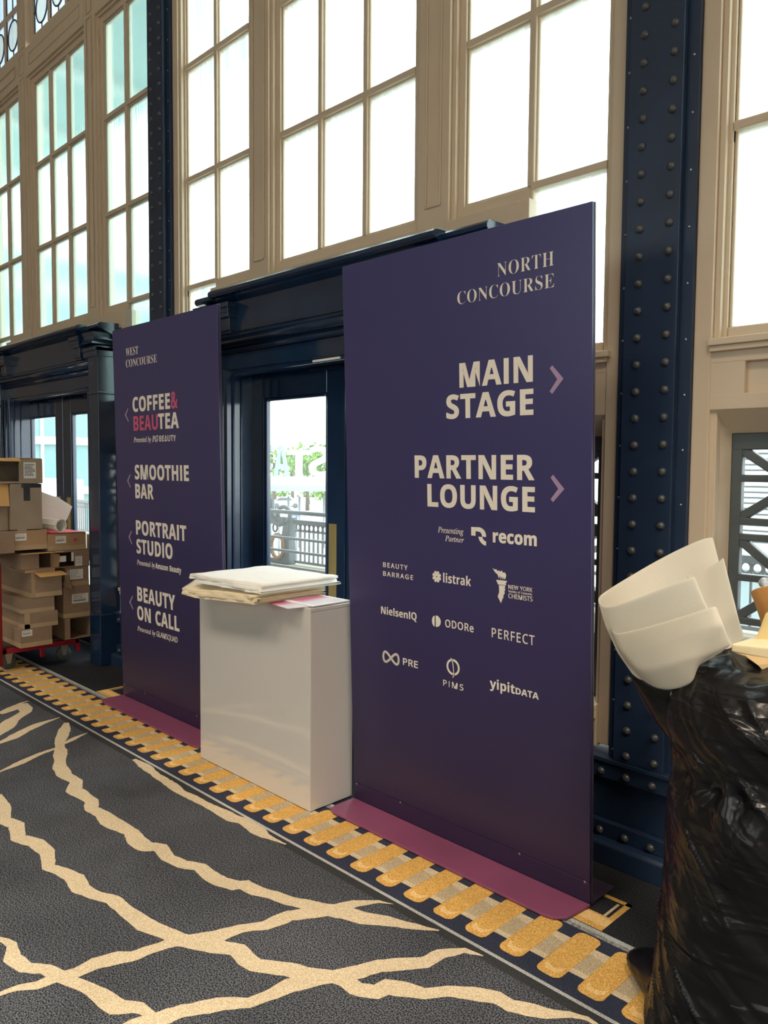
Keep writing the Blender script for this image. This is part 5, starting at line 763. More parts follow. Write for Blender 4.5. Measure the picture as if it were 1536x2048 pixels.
# looped figure of eight
def inf_pts(s, n=48):
    return [(0.2592 + (0.0415 + s) * math.cos(2*PI*k/n) / 1.0, 0.7222) for k in range(n)]
Q = []
for k in range(61):
    t = 2*PI*k/60; Q.append((.2592 + 0.0465 * math.sin(t), .7222 + 0.0225 * math.sin(2*t) * 0.98))
for k in range(60):
    (xa, ya), (xb, yb) = Q[k], Q[k+1]; d = Vector((xb-xa, yb-ya)).normalized() * 0.0012; nx, ny = -(yb-ya), xb-xa; l = math.hypot(nx, ny); nx, ny = nx/l*0.0052, ny/l*0.0052
    if k == 0: INF = []
    INF.append([(xa+nx-d.x, ya+ny-d.y), (xb+nx+d.x, yb+ny+d.y), (xb-nx+d.x, yb-ny+d.y), (xa-nx-d.x, ya-ny-d.y)])
m_inf = MB()
for q in INF: m_inf.prism([(x, y, 0.0) for x, y in q], (0, 0, 0.001))
o = m_inf.build('emblem', W_); o.matrix_world = s2.matrix_world @ Matrix(((1,0,0,0),(0,0,0,0),(0,0,0,0),(0,0,0,1))) if False else o.matrix_world
_v = (Vector((-2.602, 2.315, 2.42)) - Vector((-2.602, 2.405, 0))).normalized(); _n = Vector((1, 0, 0)).cross(_v)
o.matrix_world = Matrix(((1, _v.x, _n.x, -2.602), (0, _v.y, _n.y, 2.405), (0, _v.z, _n.z, 0), (0, 0, 0, 1))) @ Matrix.Translation((0, 0, 0.0004)); attach(o, s2)
put2('emblem', ring(.6103, .7490, .0340, .0335, .0085), W_)
def stroke(P, w):
    L_, R_ = [], []
    for k, (x, y) in enumerate(P):
        a = Vector(P[max(0, k-1)]); e = Vector(P[min(len(P)-1, k+1)]); d = (e - a).normalized(); L_.append((x - d.y*w, y + d.x*w)); R_.append((x + d.y*w, y - d.x*w))
    return [L_ + R_[::-1]]
PS = [(.6000,.7845),(.6060,.7800),(.6105,.7640),(.6130,.7440),(.6145,.7240),(.6130,.7110),(.6085,.7065)]
put2('emblem', stroke(PS[:6], .0042), DARKP, 'dark gap through the ring', 0.0005); put2('emblem', stroke(PS, .0019), W_, None, 0.0010)
# torch emblem
put2('emblem', [[(.811,1.1707),(.820,1.1655),(.829,1.1675),(.833,1.1610),(.8414,1.1640),(.847,1.1600),(.8535,1.165),(.860,1.1575),(.8684,1.1591),(.8743,1.1499),(.8712,1.1359),(.8650,1.1330),(.8640,1.1420),(.8590,1.1310),(.8540,1.1440),(.8500,1.1310),(.8450,1.1460),(.8410,1.1330),(.8351,1.1480),(.8230,1.1560)]], W_)
put2('emblem', [[(.830,1.1275),(.877,1.1285),(.877,1.1235),(.872,1.1200),(.874,1.1116),(.836,1.1105),(.833,1.1190),(.829,1.1230)]], W_)
put2('emblem', [[(.8409,1.1085),(.8700,1.1095),(.8670,1.0980),(.8700,1.0960),(.8650,1.0850),(.8680,1.0820),(.8600,1.0700),(.8620,1.0660),(.8560,1.0560),(.8495,1.0408),(.8420,1.0540),(.8350,1.0640),(.8420,1.0820)]], W_)

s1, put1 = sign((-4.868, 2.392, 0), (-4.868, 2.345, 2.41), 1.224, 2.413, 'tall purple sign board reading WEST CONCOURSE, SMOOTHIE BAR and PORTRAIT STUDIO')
T1 = [('S','WEST',.1779,2.2325,.3408,.0525,-9,10),('S','CONCOURSE',.176,2.162,.567,.0510,-9,10),('B','COFFEE',.2486,1.8812,.7086,.0889,9,14),('B','TEA',.5648,1.7655,.8028,.0891,9,14),
('T','Presented by',.2494,1.6903,.471,.0320,4,4),('T','PG',.4857,1.6901,.5583,.0358,16,60),('R','BEAUTY',.5728,1.6904,.7654,.0335,14,60),('B','SMOOTHIE',.2525,1.4588,.8988,.0880,9,14),('B','BAR',.2512,1.3391,.4838,.0886,9,14),
('B','PORTRAIT',.2472,1.108,.8554,.0880,9,14),('B','STUDIO',.2466,.9877,.6941,.0890,9,14),('T','Presented by',.2444,.9141,.4758,.0320,4,4),('B','Amazon Beauty',.4838,.9114,.7878,.034,4,8),
('B','BEAUTY',.2381,.6798,.7085,.0900,9,14),('B','ON CALL',.2309,.5585,.7506,.0870,9,14),('T','Presented by',.2266,.4846,.4574,.0310,4,4),('R','GLAMSQUAD',.4731,.4855,.7256,.0331,2,-20)]
for f, t, u0, v0, u1, cap, gr, tr in T1:
    for word in text_contours(f, t, u0, v0, u1, cap, gr, tr, True): put1('lettering', word + (text_contours('R', '&', .519, 1.691, .537, .022, 16, 0) if t == 'PG' else []), W_)
put1('lettering', text_contours('R', '&', .719, 1.883, .7972, .0885, 20, 0), PINK_INK, 'rose pink ampersand')
put1('lettering', text_contours('B', 'BEAU', .2539, 1.7628, .5605, .0895, 5, 0), PINK_INK, 'rose pink letters')
for P in ([(.1905,1.9002),(.1486,1.8669),(.192,1.827)], [(.1934,1.4818),(.1533,1.4466),(.1934,1.4068)], [(.1885,1.1193),(.1502,1.0822),(.1906,1.044)], [(.1774,.696),(.1339,.6547),(.1781,.6189)]): put1('arrow', chevron(P, 0.013), LILAC_INK, 'lilac arrow pointing left')

# ------------------------------------------------------------------ white plinth with print and folded cloths
WLAM = mat('white_gloss_laminate', (0.62, 0.60, 0.57), 0.10, var=0.02, scale=2, spec=0.9, coat=0.8)
PX0, PX1, PY0, PY1, PH = -3.549, -2.639, 2.172, 2.425, 0.922
root = empty('display_plinth', ((PX0+PX1)/2, (PY0+PY1)/2, 0)); tag(root, 'glossy white rectangular display plinth standing between the two purple signs', 'plinth')
b = MB(); b.box(PX0, PX1, PY0 + 0.004, PY1, 0.006, PH - 0.018); b.build('body', WLAM, root, bevel=0.002)
b = MB(); b.box(PX0, PX1 - 0.0, PY0, PY0 + 0.0035, 0.006, PH - 0.002); b.build('front_panel', WLAM, root, bevel=0.001)
b = MB(); b.box(PX0, PX1, PY0 + 0.004, PY1, PH - 0.017, PH); b.build('top', WLAM, root, bevel=0.002)
b = MB(); b.box(PX0 + 0.01, PX1 - 0.01, PY0 + 0.01, PY1 - 0.01, 0.0, 0.006); b.build('foot_strip', mat('black_rubber', (0.01, 0.01, 0.01), 0.6), root)
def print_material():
    m = bpy.data.materials.new('pink_violet_print_glare'); m.use_nodes = True; nt = m.node_tree; b = nt.nodes['Principled BSDF']; N = nt.nodes.new; L = nt.links.new
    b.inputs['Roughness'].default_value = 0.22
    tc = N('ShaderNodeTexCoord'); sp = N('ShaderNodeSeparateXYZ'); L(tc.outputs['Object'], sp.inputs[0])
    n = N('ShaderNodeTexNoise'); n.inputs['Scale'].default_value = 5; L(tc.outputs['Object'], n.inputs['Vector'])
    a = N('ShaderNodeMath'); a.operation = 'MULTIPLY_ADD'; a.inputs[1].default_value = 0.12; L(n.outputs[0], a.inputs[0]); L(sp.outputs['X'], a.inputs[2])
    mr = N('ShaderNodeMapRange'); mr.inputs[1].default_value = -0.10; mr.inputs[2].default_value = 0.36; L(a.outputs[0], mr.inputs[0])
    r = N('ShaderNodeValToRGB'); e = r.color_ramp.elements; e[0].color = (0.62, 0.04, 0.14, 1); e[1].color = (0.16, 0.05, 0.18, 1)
    k = e.new(0.22); k.color = (0.68, 0.20, 0.34, 1); k = e.new(0.36); k.color = (0.84, 0.80, 0.90, 1); k = e.new(0.72); k.color = (0.82, 0.84, 0.92, 1); k = e.new(0.86); k.color = (0.40, 0.36, 0.62, 1)  # near-white middle stops paint window glare into the print
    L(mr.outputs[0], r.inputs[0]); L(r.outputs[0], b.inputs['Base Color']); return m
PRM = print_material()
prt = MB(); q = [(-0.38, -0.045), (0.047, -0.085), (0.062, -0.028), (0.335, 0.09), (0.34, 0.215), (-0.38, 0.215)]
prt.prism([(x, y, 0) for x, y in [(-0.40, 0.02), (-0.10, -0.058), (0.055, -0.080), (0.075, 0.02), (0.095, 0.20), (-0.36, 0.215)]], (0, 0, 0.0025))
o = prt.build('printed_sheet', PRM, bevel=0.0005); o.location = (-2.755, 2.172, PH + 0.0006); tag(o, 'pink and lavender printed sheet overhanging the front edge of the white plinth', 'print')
prt = MB(); prt.box(-0.11, 0.106, 0.012, 0.238, 0.0, 0.005)
o = prt.build('foam_board', mat('white_foam_board', (0.80, 0.80, 0.80), 0.5)); o.location = (-2.755, 2.180, PH + 0.0036)
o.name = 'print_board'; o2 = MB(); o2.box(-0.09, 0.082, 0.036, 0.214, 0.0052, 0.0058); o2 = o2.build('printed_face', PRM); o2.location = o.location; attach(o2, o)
tag(o, 'white-bordered print board lying flat on the right end of the white plinth', 'print')
CLOTH = mat('white_table_linen', (0.90, 0.88, 0.82), 0.85, var=0.03, scale=20, bump=0.15, bscale=500, sheen=0.3)
CLOTHD = mat('cream_table_linen', (0.80, 0.68, 0.46), 0.85, var=0.04, scale=20, bump=0.15, bscale=500, sheen=0.3)
def cloth(name, label, x0, x1, y0, y1, z0, layers, t, m, seed, skew=0.0, sag=0.0):
    """layers of linen folded back and forth; rounded folds on the +x side, hem edges to the front"""
    b = MB(); path = []; gap = t * 1.10
    for k in range(layers):
        z = z0 + t/2 + k * gap; xs = [x0 + 0.02 * ((k * 7 + seed) % 3) + (x1 - x0) * j / 14 for j in range(15)]
        row = [(x, z) for x in xs]
        if k % 2: row = row[::-1]
        if k and k % 2:   # fold joining this layer to the last one on the right
            xr = x1; zc = z - gap/2
            path += [(xr + gap*0.62*math.cos(a), zc + gap*0.5*math.sin(a)) for a in (-1.1, -0.5, 0.0, 0.5, 1.1)]
        elif k:
            xl = path[-1][0]; zc = z - gap/2
            path += [(xl - gap*0.62*math.cos(a), zc + gap*0.5*math.sin(a)) for a in (-1.1, 0.0, 1.1)]
        path += row
    n = len(path); rings = []; ny = 12
    for j in range(ny + 1):
        v = j / ny; y = y0 + (y1 - y0) * v; ring_ = []
        for side in (1, -1):
            idx = range(n) if side > 0 else range(n - 1, -1, -1)
            for i in idx:
                x, z = path[i]; xa, za = path[max(0, i-1)]; xb, zb = path[min(n-1, i+1)]
                d = Vector((xb - xa, zb - za)); d = d.normalized() if d.length > 1e-9 else Vector((1, 0)); nr = Vector((-d.y, d.x)) * (t * 0.47 * side)
                u = (x - x0) / (x1 - x0); lift = (z - z0)
                wob = 0.10 * lift * noise.noise(Vector((x * 9, y * 7, seed))) + 0.004 * noise.noise(Vector((x * 14, y * 11, seed + 4)))
                yy = y + skew * (x - x0) + 0.012 * noise.noise(Vector((x * 12, z * 60, seed + 9))) * (1 - v) * 2
                dz = -sag * max(0.0, 0.22 - v) * max(0, 1 - u) * 4
                ring_.append((x + nr.x, yy, max(z0 if v > 0.12 or sag == 0 else z0 - 0.03, z + nr.y + wob * (0 if lift < t else 1) + dz)))
        rings.append(ring_)
    b.loft(rings, True, 0, True); k = len(rings[0])
    h = k // 2; o0 = len(b.v) - len(rings) * k
    for base_ in (o0, o0 + (len(rings) - 1) * k):
        for i in range(h - 1): b.f.append([base_ + i, base_ + i + 1, base_ + k - 2 - i, base_ + k - 1 - i]); b.m.append(0); b.sm.append(False)
    return tag(b.build(name, m), label, 'cloth', None)
cloth('folded_tablecloth', 'lower folded cream tablecloth on the white plinth, its layered hems sticking out to the left', -3.515, -2.885, 2.035, 2.44, PH + 0.0045, 3, 0.0125, CLOTHD, 1, 0.0, 0.05)
cloth('folded_tablecloth', 'upper folded white tablecloth lying on top of the cream one on the plinth', -3.40, -2.875, 2.03, 2.50, PH + 0.0045 + 3 * 0.0138 + 0.006, 3, 0.0125, CLOTH, 2, 0.04)
# ------------------------------------------------------------------ red cart stacked with cardboard boxes
RED = mat('red_painted_steel', (0.36, 0.012, 0.03), 0.35, var=0.1)
CARD = mat('brown_cardboard', (0.29, 0.195, 0.125), 0.8, var=0.07, scale=14, bump=0.06, bscale=120, stretch=(1, 1, 4))
CARDT = mat('tan_cardboard', (0.40, 0.255, 0.14), 0.8, var=0.07, scale=14, bump=0.06, bscale=120)
CARDG = mat('greyish_cardboard', (0.33, 0.255, 0.185), 0.8, var=0.10, scale=7, bump=0.1, bscale=60)
CARDO = mat('bright_kraft_inner', (0.66, 0.38, 0.14), 0.75, var=0.05, scale=10)
PTAPE = mat('parcel_tape', (0.46, 0.33, 0.20), 0.28, var=0.05, spec=0.6)
BTAPE = mat('black_parcel_tape', (0.02, 0.02, 0.022), 0.25, var=0.3, scale=30, bump=0.5, bscale=40)
PAPER = mat('white_label_paper', (0.78, 0.77, 0.73), 0.6, var=0.03)
INK = mat('black_label_ink', (0.03, 0.03, 0.035), 0.6)
REDP = mat('red_paper', (0.62, 0.03, 0.05), 0.6)
RUBBER = mat('grey_rubber', (0.08, 0.085, 0.08), 0.6); FORK = mat('zinc_fork', (0.42, 0.42, 0.34), 0.4, metal=0.5)
cart = empty('platform_cart', (-6.6, 2.33, 0)); tag(cart, 'red steel platform cart carrying the stacked cardboard boxes', 'cart')
b = MB(); x0, x1, y0, y1 = -7.25, -6.03, 2.02, 2.60; z0, z1 = 0.135, 0.172
for a in ((x0, x1, y0, y0+0.035), (x0, x1, y1-0.035, y1), (x0, x0+0.035, y0, y1), (x1-0.035, x1, y0, y1)): b.box(a[0], a[1], a[2], a[3], z0, z1)
b.build('frame', RED, cart, bevel=0.004)
b = MB(); b.box(x0+0.03, x1-0.03, y0+0.03, y1-0.03, z0+0.025, z1 + 0.018); b.build('deck', mat('dark_deck_board', (0.06, 0.03, 0.03), 0.6), cart)
b = MB(); b.tube([(x1-0.02, y0-0.006, 0.05), (x1-0.02, y0-0.006, 0.80), (x1-0.07, y0-0.006, 0.86), (x0+0.07, y0-0.006, 0.86), (x0+0.02, y0-0.006, 0.80), (x0+0.02, y0-0.006, 0.05)], 0.017, 12); b.build('side_rail', RED, cart)
for yy in (2.30, 2.575):
    b = MB(); b.box(x1-0.03, x1-0.004, yy, yy+0.03, 0.07, 0.14); b.build('leg', RED, cart, bevel=0.003)
for cx, cy in ((-6.10, 2.50), (-6.12, 2.09), (-7.15, 2.50), (-7.15, 2.09)):
    b = MB(); b.lathe([(0.004, -0.016), (0.05, -0.016), (0.058, -0.008), (0.058, 0.008), (0.05, 0.016), (0.004, 0.016)], (cx, cy, 0.058), 20, 0, 'X'); cs = b.build('caster', RUBBER, cart)
    b = MB()
    for sx in (-0.022, 0.022): b.prism([(cx+sx-0.002, cy-0.03, 0.13), (cx+sx-0.002, cy+0.03, 0.13), (cx+sx-0.002, cy+0.012, 0.045), (cx+sx-0.002, cy-0.012, 0.045)], (0.004, 0, 0))
    b.box(cx-0.026, cx+0.026, cy-0.03, cy+0.03, 0.126, 0.134); b.build('fork', FORK, cs)
def label(parent, X, ya, yb, za, zb, rows=6, code=True, tilt=0.0):
    b = MB(); e = 0.0008; b.box(X, X + e, ya, yb, za, zb, 0)
    h = (zb - za); w = yb - ya; rnd = random.Random(int((ya + za) * 9999))
    for r_ in range(rows):
        z = zb - h * (0.12 + 0.76 * r_ / max(1, rows)); y = ya + w * 0.08
        if code and r_ == rows - 2:
            while y < yb - w * 0.15:
                k = rnd.uniform(0.006, 0.02) * w * 3; b.box(X + e, X + e * 1.5, y, y + k * 0.6, z - h * 0.16, z, 1); y += k
        else:
            while y < ya + w * rnd.uniform(0.5, 0.92):
                k = w * rnd.uniform(0.05, 0.16); b.box(X + e, X + e * 1.5, y, y + k, z - h * 0.045, z, 1); y += k + w * 0.03
    return b.build('label', [PAPER, INK], parent)
def flap(parent, name, quad, m, t=0.004):
    q = [Vector(p) for p in quad]; n = (q[1] - q[0]).cross(q[2] - q[0]).normalized() * t
    b = MB(); b.prism(q, n, 0); return b.build(name, m, parent)
def carton(lbl, X, y0, y1, z0, z1, depth, m=CARD, open_front=None, tape=True, group='cardboard boxes stacked on the red cart'):
    """X is the face towards the room's right end; open_front=(ya,yb,za,zb) leaves a hole in it"""
    root = empty('cardboard_box', (X - depth/2, (y0+y1)/2, z0)); tag(root, lbl, 'box', group)
    b = MB(); t = 0.005
    if open_front is None: b.box(X - depth, X, y0, y1, z0, z1)
    else:
        ya, yb, za, zb = open_front
        b.box(X - depth, X - depth + t, y0, y1, z0, z1); b.box(X - depth, X, y0, y0 + t, z0, z1); b.box(X - depth, X, y1 - t, y1, z0, z1)
        b.box(X - depth, X, y0, y1, z0, z0 + t); b.box(X - depth, X, y0, y1, z1 - t, z1)
        for q in ((y0, ya, z0, z1), (yb, y1, z0, z1), (ya, yb, z0, za), (ya, yb, zb, z1)):
            if q[1] - q[0] > 0.002 and q[3] - q[2] > 0.002: b.box(X - t, X, *q)
    b.build('body', m, root, bevel=0.003)
    if tape:
        b = MB(); h = min(0.035, (z1 - z0) * 0.28); e = 0.0007
        if open_front is None: b.box(X, X + e, y0, y1, z0, z0 + h)
        b.box(X - depth, X, y0 - e, y0, z0, z0 + h)
        b.build('parcel_tape', PTAPE, root)
    return root
# front stack, from the deck upwards
zd = 0.192
c1 = carton('lowest taped brown box of the front stack, on the red cart deck', -5.90, 2.104, 2.338, zd, 0.331, 0.85); label(c1, -5.899, 2.115, 2.190, 0.277, 0.322, 4)
c2 = carton('wide taped brown box second from the bottom of the front stack', -5.90, 2.137, 2.382, 0.332, 0.4445, 0.85)
b = MB(); b.box(-5.90, -5.8993, 2.137, 2.175, 0.332, 0.4445); b.build('parcel_tape', PTAPE, c2)
c3 = carton('third brown box up in the front stack, under the one with the orange flap', -5.905, 2.120, 2.360, 0.4455, 0.5555, 0.85)
c4 = carton('brown box with a torn corner and one bright orange flap on its edge', -5.90, 2.190, 2.416, 0.5565, 0.742, 0.85)
flap(c4, 'flap', [(-5.90, 2.214, 0.744), (-5.90, 2.416, 0.741), (-5.83, 2.436, 0.719), (-5.83, 2.232, 0.716)], CARDO)
b = MB()
for k in range(6): b.box(-5.90, -5.898, 2.190 + 0.004 * (k % 2), 2.213 + 0.004 * ((k + 1) % 3), 0.56 + 0.028 * k, 0.56 + 0.028 * (k + 1))
b.build('torn_edge', CARDT, c4)
c5 = carton('wide brown box with its side torn open below a ragged orange flap', -5.905, 2.116, 2.358, 0.7685, 0.886, 0.85, CARD, (2.252, 2.336, 0.776, 0.880), False)
flap(c5, 'flap', [(-5.905, 2.116, 0.889), (-5.905, 2.358, 0.889), (-5.80, 2.392, 0.900), (-5.80, 2.10, 0.898)], CARDO)
flap(c5, 'flap', [(-5.905, 2.356, 0.880), (-5.905, 2.356, 0.772), (-5.87, 2.385, 0.775), (-5.865, 2.392, 0.868)], CARDT)
b = MB(); b.box(-6.30, -5.91, 2.15, 2.37, 0.7425, 0.7675); b.build('packing_card', CARDT, c5)
c6 = carton('tan box with a small white label, left of the pair at mid-height', -5.95, 2.083, 2.331, 0.912, 1.057, 0.40, CARDT); label(c6, -5.949, 2.100, 2.180, 0.983, 1.036, 4)
# rear stack
r1 = carton('open empty box at the bottom of the rear stack, dark inside, flaps hanging', -5.95, 2.452, 2.664, zd, 0.360, 0.40, CARD, (2.497, 2.652, 0.200, 0.353), False)
flap(r1, 'flap', [(-5.95, 2.664, 0.358), (-5.95, 2.664, 0.20), (-5.88, 2.640, 0.10), (-5.875, 2.655, 0.30)], CARDT); flap(r1, 'flap', [(-5.90, 2.655, 0.165), (-5.88, 2.705, 0.160), (-5.87, 2.700, 0.040), (-5.89, 2.650, 0.030)], CARD)
r2 = carton('brown box with a large printed white label, second in the rear stack', -5.95, 2.446, 2.660, 0.361, 0.604, 0.40); label(r2, -5.949, 2.512, 2.642, 0.470, 0.542, 6)
r3 = carton('brown box with two white labels and a dark flap at its left edge', -5.955, 2.465, 2.652, 0.605, 0.752, 0.40); label(r3, -5.954, 2.500, 2.604, 0.658, 0.734, 5, False); label(r3, -5.954, 2.468, 2.493, 0.675, 0.728, 3, False)
flap(r3, 'flap', [(-5.944, 2.462, 0.750), (-5.944, 2.452, 0.610), (-5.90, 2.500, 0.592), (-5.92, 2.480, 0.68)], CARD)
r4 = carton('torn box with a black hole in its side, between labelled boxes of the rear stack', -5.95, 2.389, 2.656, 0.753, 0.888, 0.40, CARD, (2.402, 2.535, 0.762, 0.872), False); label(r4, -5.949, 2.543, 2.596, 0.762, 0.836, 4, False)
b = MB(); b.box(-5.96, -5.958, 2.42, 2.475, 0.80, 0.845); b.build('torn_paper', PAPER, r4); b = MB(); b.box(-5.957, -5.955, 2.515, 2.533, 0.80, 0.87); b.build('torn_paper', PAPER, r4)
r5 = carton('tan box with red paper on its lid, right of the pair at mid-height', -5.95, 2.334, 2.630, 0.8895, 1.020, 0.40, CARDT); label(r5, -5.949, 2.394, 2.473, 0.945, 1.000, 4)
b = MB(); b.prism([(-6.30, 2.345, 1.0205), (-6.30, 2.61, 1.0205), (-5.945, 2.625, 1.022), (-5.945, 2.34, 1.0235)], (0, 0, 0.003)); b.build('red_paper', REDP, r5)
b = MB(); b.obox((-5.9492, 2.545, 0.965), (0.0004, 0, 0), (0, 0.010, 0.006), (0, -0.004, 0.010)); b.build('red_mark', REDP, r5)
flap(r5, 'flap', [(-5.96, 2.662, 0.998), (-5.96, 2.662, 0.80), (-6.03, 2.672, 0.77), (-6.02, 2.668, 0.998)], CARD)
# top group
g1 = carton('big grey-brown battered box with black tape at its top corner', -5.95, 2.072, 2.298, 1.0635, 1.401, 0.36, CARDG, None, False)
b = MB(); b.box(-5.95, -5.9492, 2.150, 2.292, 1.372, 1.402); b.box(-5.95, -5.949, 2.165, 2.212, 1.276, 1.385); b.box(-6.10, -5.95, 2.18, 2.292, 1.401, 1.4018); b.build('black_tape', BTAPE, g1)
g2 = carton('pale open box at the far left with a bright orange flap folded down', -5.985, 1.82, 2.068, 1.0585, 1.250, 0.34, CARDG, None, False)
flap(g2, 'flap', [(-5.975, 1.84, 1.40), (-5.975, 2.066, 1.401), (-5.945, 2.064, 1.240), (-5.945, 1.84, 1.250)], CARDO); flap(g2, 'flap', [(-6.31, 1.84, 1.25), (-6.31, 2.066, 1.25), (-6.33, 2.066, 1.40), (-6.33, 1.84, 1.40)], CARDO)
b = MB(); b.box(-6.30, -5.90, 1.80, 2.078, 0.900, 1.0565); g3 = b.build('cardboard_box', CARD, bevel=0.003); tag(g3, 'plain brown box at the far left edge under the pale open box', 'box', 'cardboard boxes stacked on the red cart')
# what carries the far left boxes
b = MB(); b.box(-6.36, -5.92, 1.86, 2.100, zd, 0.45); g4 = None
tp = carton('topmost box of the stack, open and dark on the left, white label on its end', -5.95, 1.86, 2.306, 1.4035, 1.586, 0.34, CARDG, (1.88, 2.135, 1.42, 1.575), False); label(tp, -5.949, 2.168, 2.257, 1.442, 1.560, 9, False)
flap(tp, 'flap', [(-5.95, 1.87, 1.590), (-5.95, 2.140, 1.590), (-5.88, 2.125, 1.568), (-5.88, 1.87, 1.572)], CARDO)
flap(tp, 'flap', [(-6.28, 2.10, 1.588), (-6.28, 2.30, 1.588), (-5.96, 2.302, 1.590), (-5.96, 2.10, 1.594)], CARDO)
WFOAM = mat('white_foam_sheet', (0.76, 0.71, 0.62), 0.7, var=0.03, scale=12, bump=0.08, bscale=150)
fs = MB(); fs.prism([at_x(x, y, -6.33) for x, y in ((80, 981), (85, 984.5), (110, 993.6), (111, 992), (143.5, 1013), (134, 1036), (122, 1060), (80, 1060))], (0.012, 0, 0)); o = fs.build('foam_sheet', WFOAM, bevel=0.002); tag(o, 'white foam sheet with a pointed corner leaning behind the rolled white paper', 'packing sheet')
rl = MB(); rings = []
for k in range(2):
    pass
ax0 = Vector((-6.22, 2.352, 1.088)); ax1 = Vector((-5.93, 2.432, 1.080)); dv = (ax1 - ax0).normalized(); sv = dv.cross(Vector((0, 0, 1))).normalized(); uv_ = sv.cross(dv)
ro = []
for j in range(8):
    c_ = ax0.lerp(ax1, j / 7); ro.append([c_ + (sv * math.cos(t) + uv_ * math.sin(t)) * (0.050 - 0.0045 * (t / (2*PI)) ) for t in [2.5*PI*i/40 for i in range(41)]])
rl.loft(ro, False, 0, True); o = rl.build('paper_roll', mat('white_paper_roll', (0.82, 0.79, 0.73), 0.6, var=0.02), solid=0.003, recalc=False); tag(o, 'rolled tube of white paper lying on the red-topped tan box', 'paper roll')
tpz = MB(); tpz.box(-5.985, -5.955, 2.118, 2.185, 1.0575, 1.080); o = tpz.build('tape_roll', mat('clear_tape', (0.70, 0.74, 0.76), 0.2), bevel=0.004); tag(o, 'small translucent tape piece lying on the tan box below the battered box', 'tape')

# ------------------------------------------------------------------ black refuse bag stuffed with packing foam
BAGM = mat('black_polythene', (0.0055, 0.0055, 0.0065), 0.25, var=0.2, scale=10, bump=0.10, bscale=26, spec=0.34, stretch=(1, 1, 0.5))
_nt = BAGM.node_tree; _b = _nt.nodes['Principled BSDF']; _tc = _nt.nodes.new('ShaderNodeTexCoord'); _mp = _nt.nodes.new('ShaderNodeMapping')
_mp.inputs['Rotation'].default_value = (0.0, math.radians(-32), 0.0); _mp.inputs['Scale'].default_value = (2.2, 3.0, 15.0); _nt.links.new(_tc.outputs['Object'], _mp.inputs[0])
_n = _nt.nodes.new('ShaderNodeTexNoise'); _n.inputs['Scale'].default_value = 0.75; _n.inputs['Detail'].default_value = 2.0; _n.inputs['Distortion'].default_value = 0.9; _nt.links.new(_mp.outputs[0], _n.inputs['Vector'])
_rp = _nt.nodes.new('ShaderNodeValToRGB'); _rp.color_ramp.elements[0].position = 0.44; _rp.color_ramp.elements[1].position = 0.57; _nt.links.new(_n.outputs[0], _rp.inputs[0])
_bp = _nt.nodes.new('ShaderNodeBump'); _bp.inputs['Strength'].default_value = 0.40; _bp.inputs['Distance'].default_value = 0.012; _nt.links.new(_rp.outputs[0], _bp.inputs['Height'])
_old = _b.inputs['Normal'].links[0].from_socket; _nt.links.new(_old, _bp.inputs['Normal']); _nt.links.new(_bp.outputs[0], _b.inputs['Normal'])
bag = empty('refuse_bag', (-0.66, 2.06, 0)); tag(bag, 'full black plastic refuse bag standing by the riveted column, packing foam poking out', 'bag')
BX, BY = -0.645, 2.06
PROF = [(0.0, 0.26), (0.03, 0.305), (0.10, 0.315), (0.20, 0.300), (0.30, 0.285), (0.42, 0.282), (0.55, 0.280), (0.64, 0.288), (0.70, 0.287), (0.75, 0.272), (0.79, 0.258), (0.84, 0.262), (0.90, 0.275), (0.95, 0.272), (0.99, 0.255), (1.03, 0.225), (1.05, 0.19), (1.065, 0.14)]
def prof(z):
    for (z0, r0), (z1, r1) in zip(PROF[:-1], PROF[1:]):
        if z <= z1: return r0 + (r1 - r0) * (z - z0) / (z1 - z0)
    return PROF[-1][1]
def ridged(p): return 1 - abs(noise.noise(p)) * 2
b = MB(); rings = []; NA, NZ = 260, 220
LOBE = math.atan2(0.13, -0.455)
for j in range(NZ + 1):
    z = 1.065 * j / NZ; ring_ = []
    for i in range(NA):
        a = 2*PI*i/NA; r = prof(z)
        ca, sa = math.cos(a), math.sin(a)
        # long diagonal creases running round the bag, finer crumple near the neck
        a1 = a + 4.2 * z; a2 = a - 0.9 * z
        def crease(pv, e): return max(0.0, 1 - abs(noise.noise(pv)) * 2.2) ** e
        w1 = crease(Vector((math.cos(a1) * 2.2, math.sin(a1) * 2.2, z * 2.0)), 3); w2 = crease(Vector((math.cos(a1) * 5 + 3, math.sin(a1) * 5, z * 3.5 + 5)), 4); w3 = crease(Vector((math.cos(a2) * 6, math.sin(a2) * 6, z * 12 + 9)), 4)
        big = noise.noise(Vector((ca * 1.5, sa * 1.5, z * 2.4 + 3)))
        cinch = math.exp(-((z - 0.775) / 0.05) ** 2)
        pl = math.sin(a * 17 + 4 * noise.noise(Vector((ca*2, sa*2, z*2)))) * 0.010 * cinch
        r += 0.022 * big + 0.011 * (w1 - 0.35) + 0.004 * (w2 - 0.3) + (0.001 + 0.006 * cinch) * w3 + pl
        d = (a - LOBE + PI) % (2*PI) - PI
        lob = math.exp(-(d / 0.24) ** 2) * math.exp(-((z - 0.05) / 0.065) ** 2)
        r += 0.175 * lob
        zz = z + 0.012 * noise.noise(Vector((ca*3, sa*3, z*5))) * min(1, z * 6) + (0.045 * noise.noise(Vector((ca*1.7, sa*1.7, 7)))) * max(0, (z - 0.85) / 0.2)
        ring_.append((BX + r*ca, BY + r*sa, max(0.002, zz)))
    rings.append(ring_)
b.loft(rings, True, 0, True); k = len(rings[0]); o0 = len(b.v) - k * len(rings)
b.f.append([o0 + i for i in range(k)][::-1]); b.m.append(0); b.sm.append(False); b.f.append([len(b.v) - k + i for i in range(k)]); b.m.append(0); b.sm.append(True)
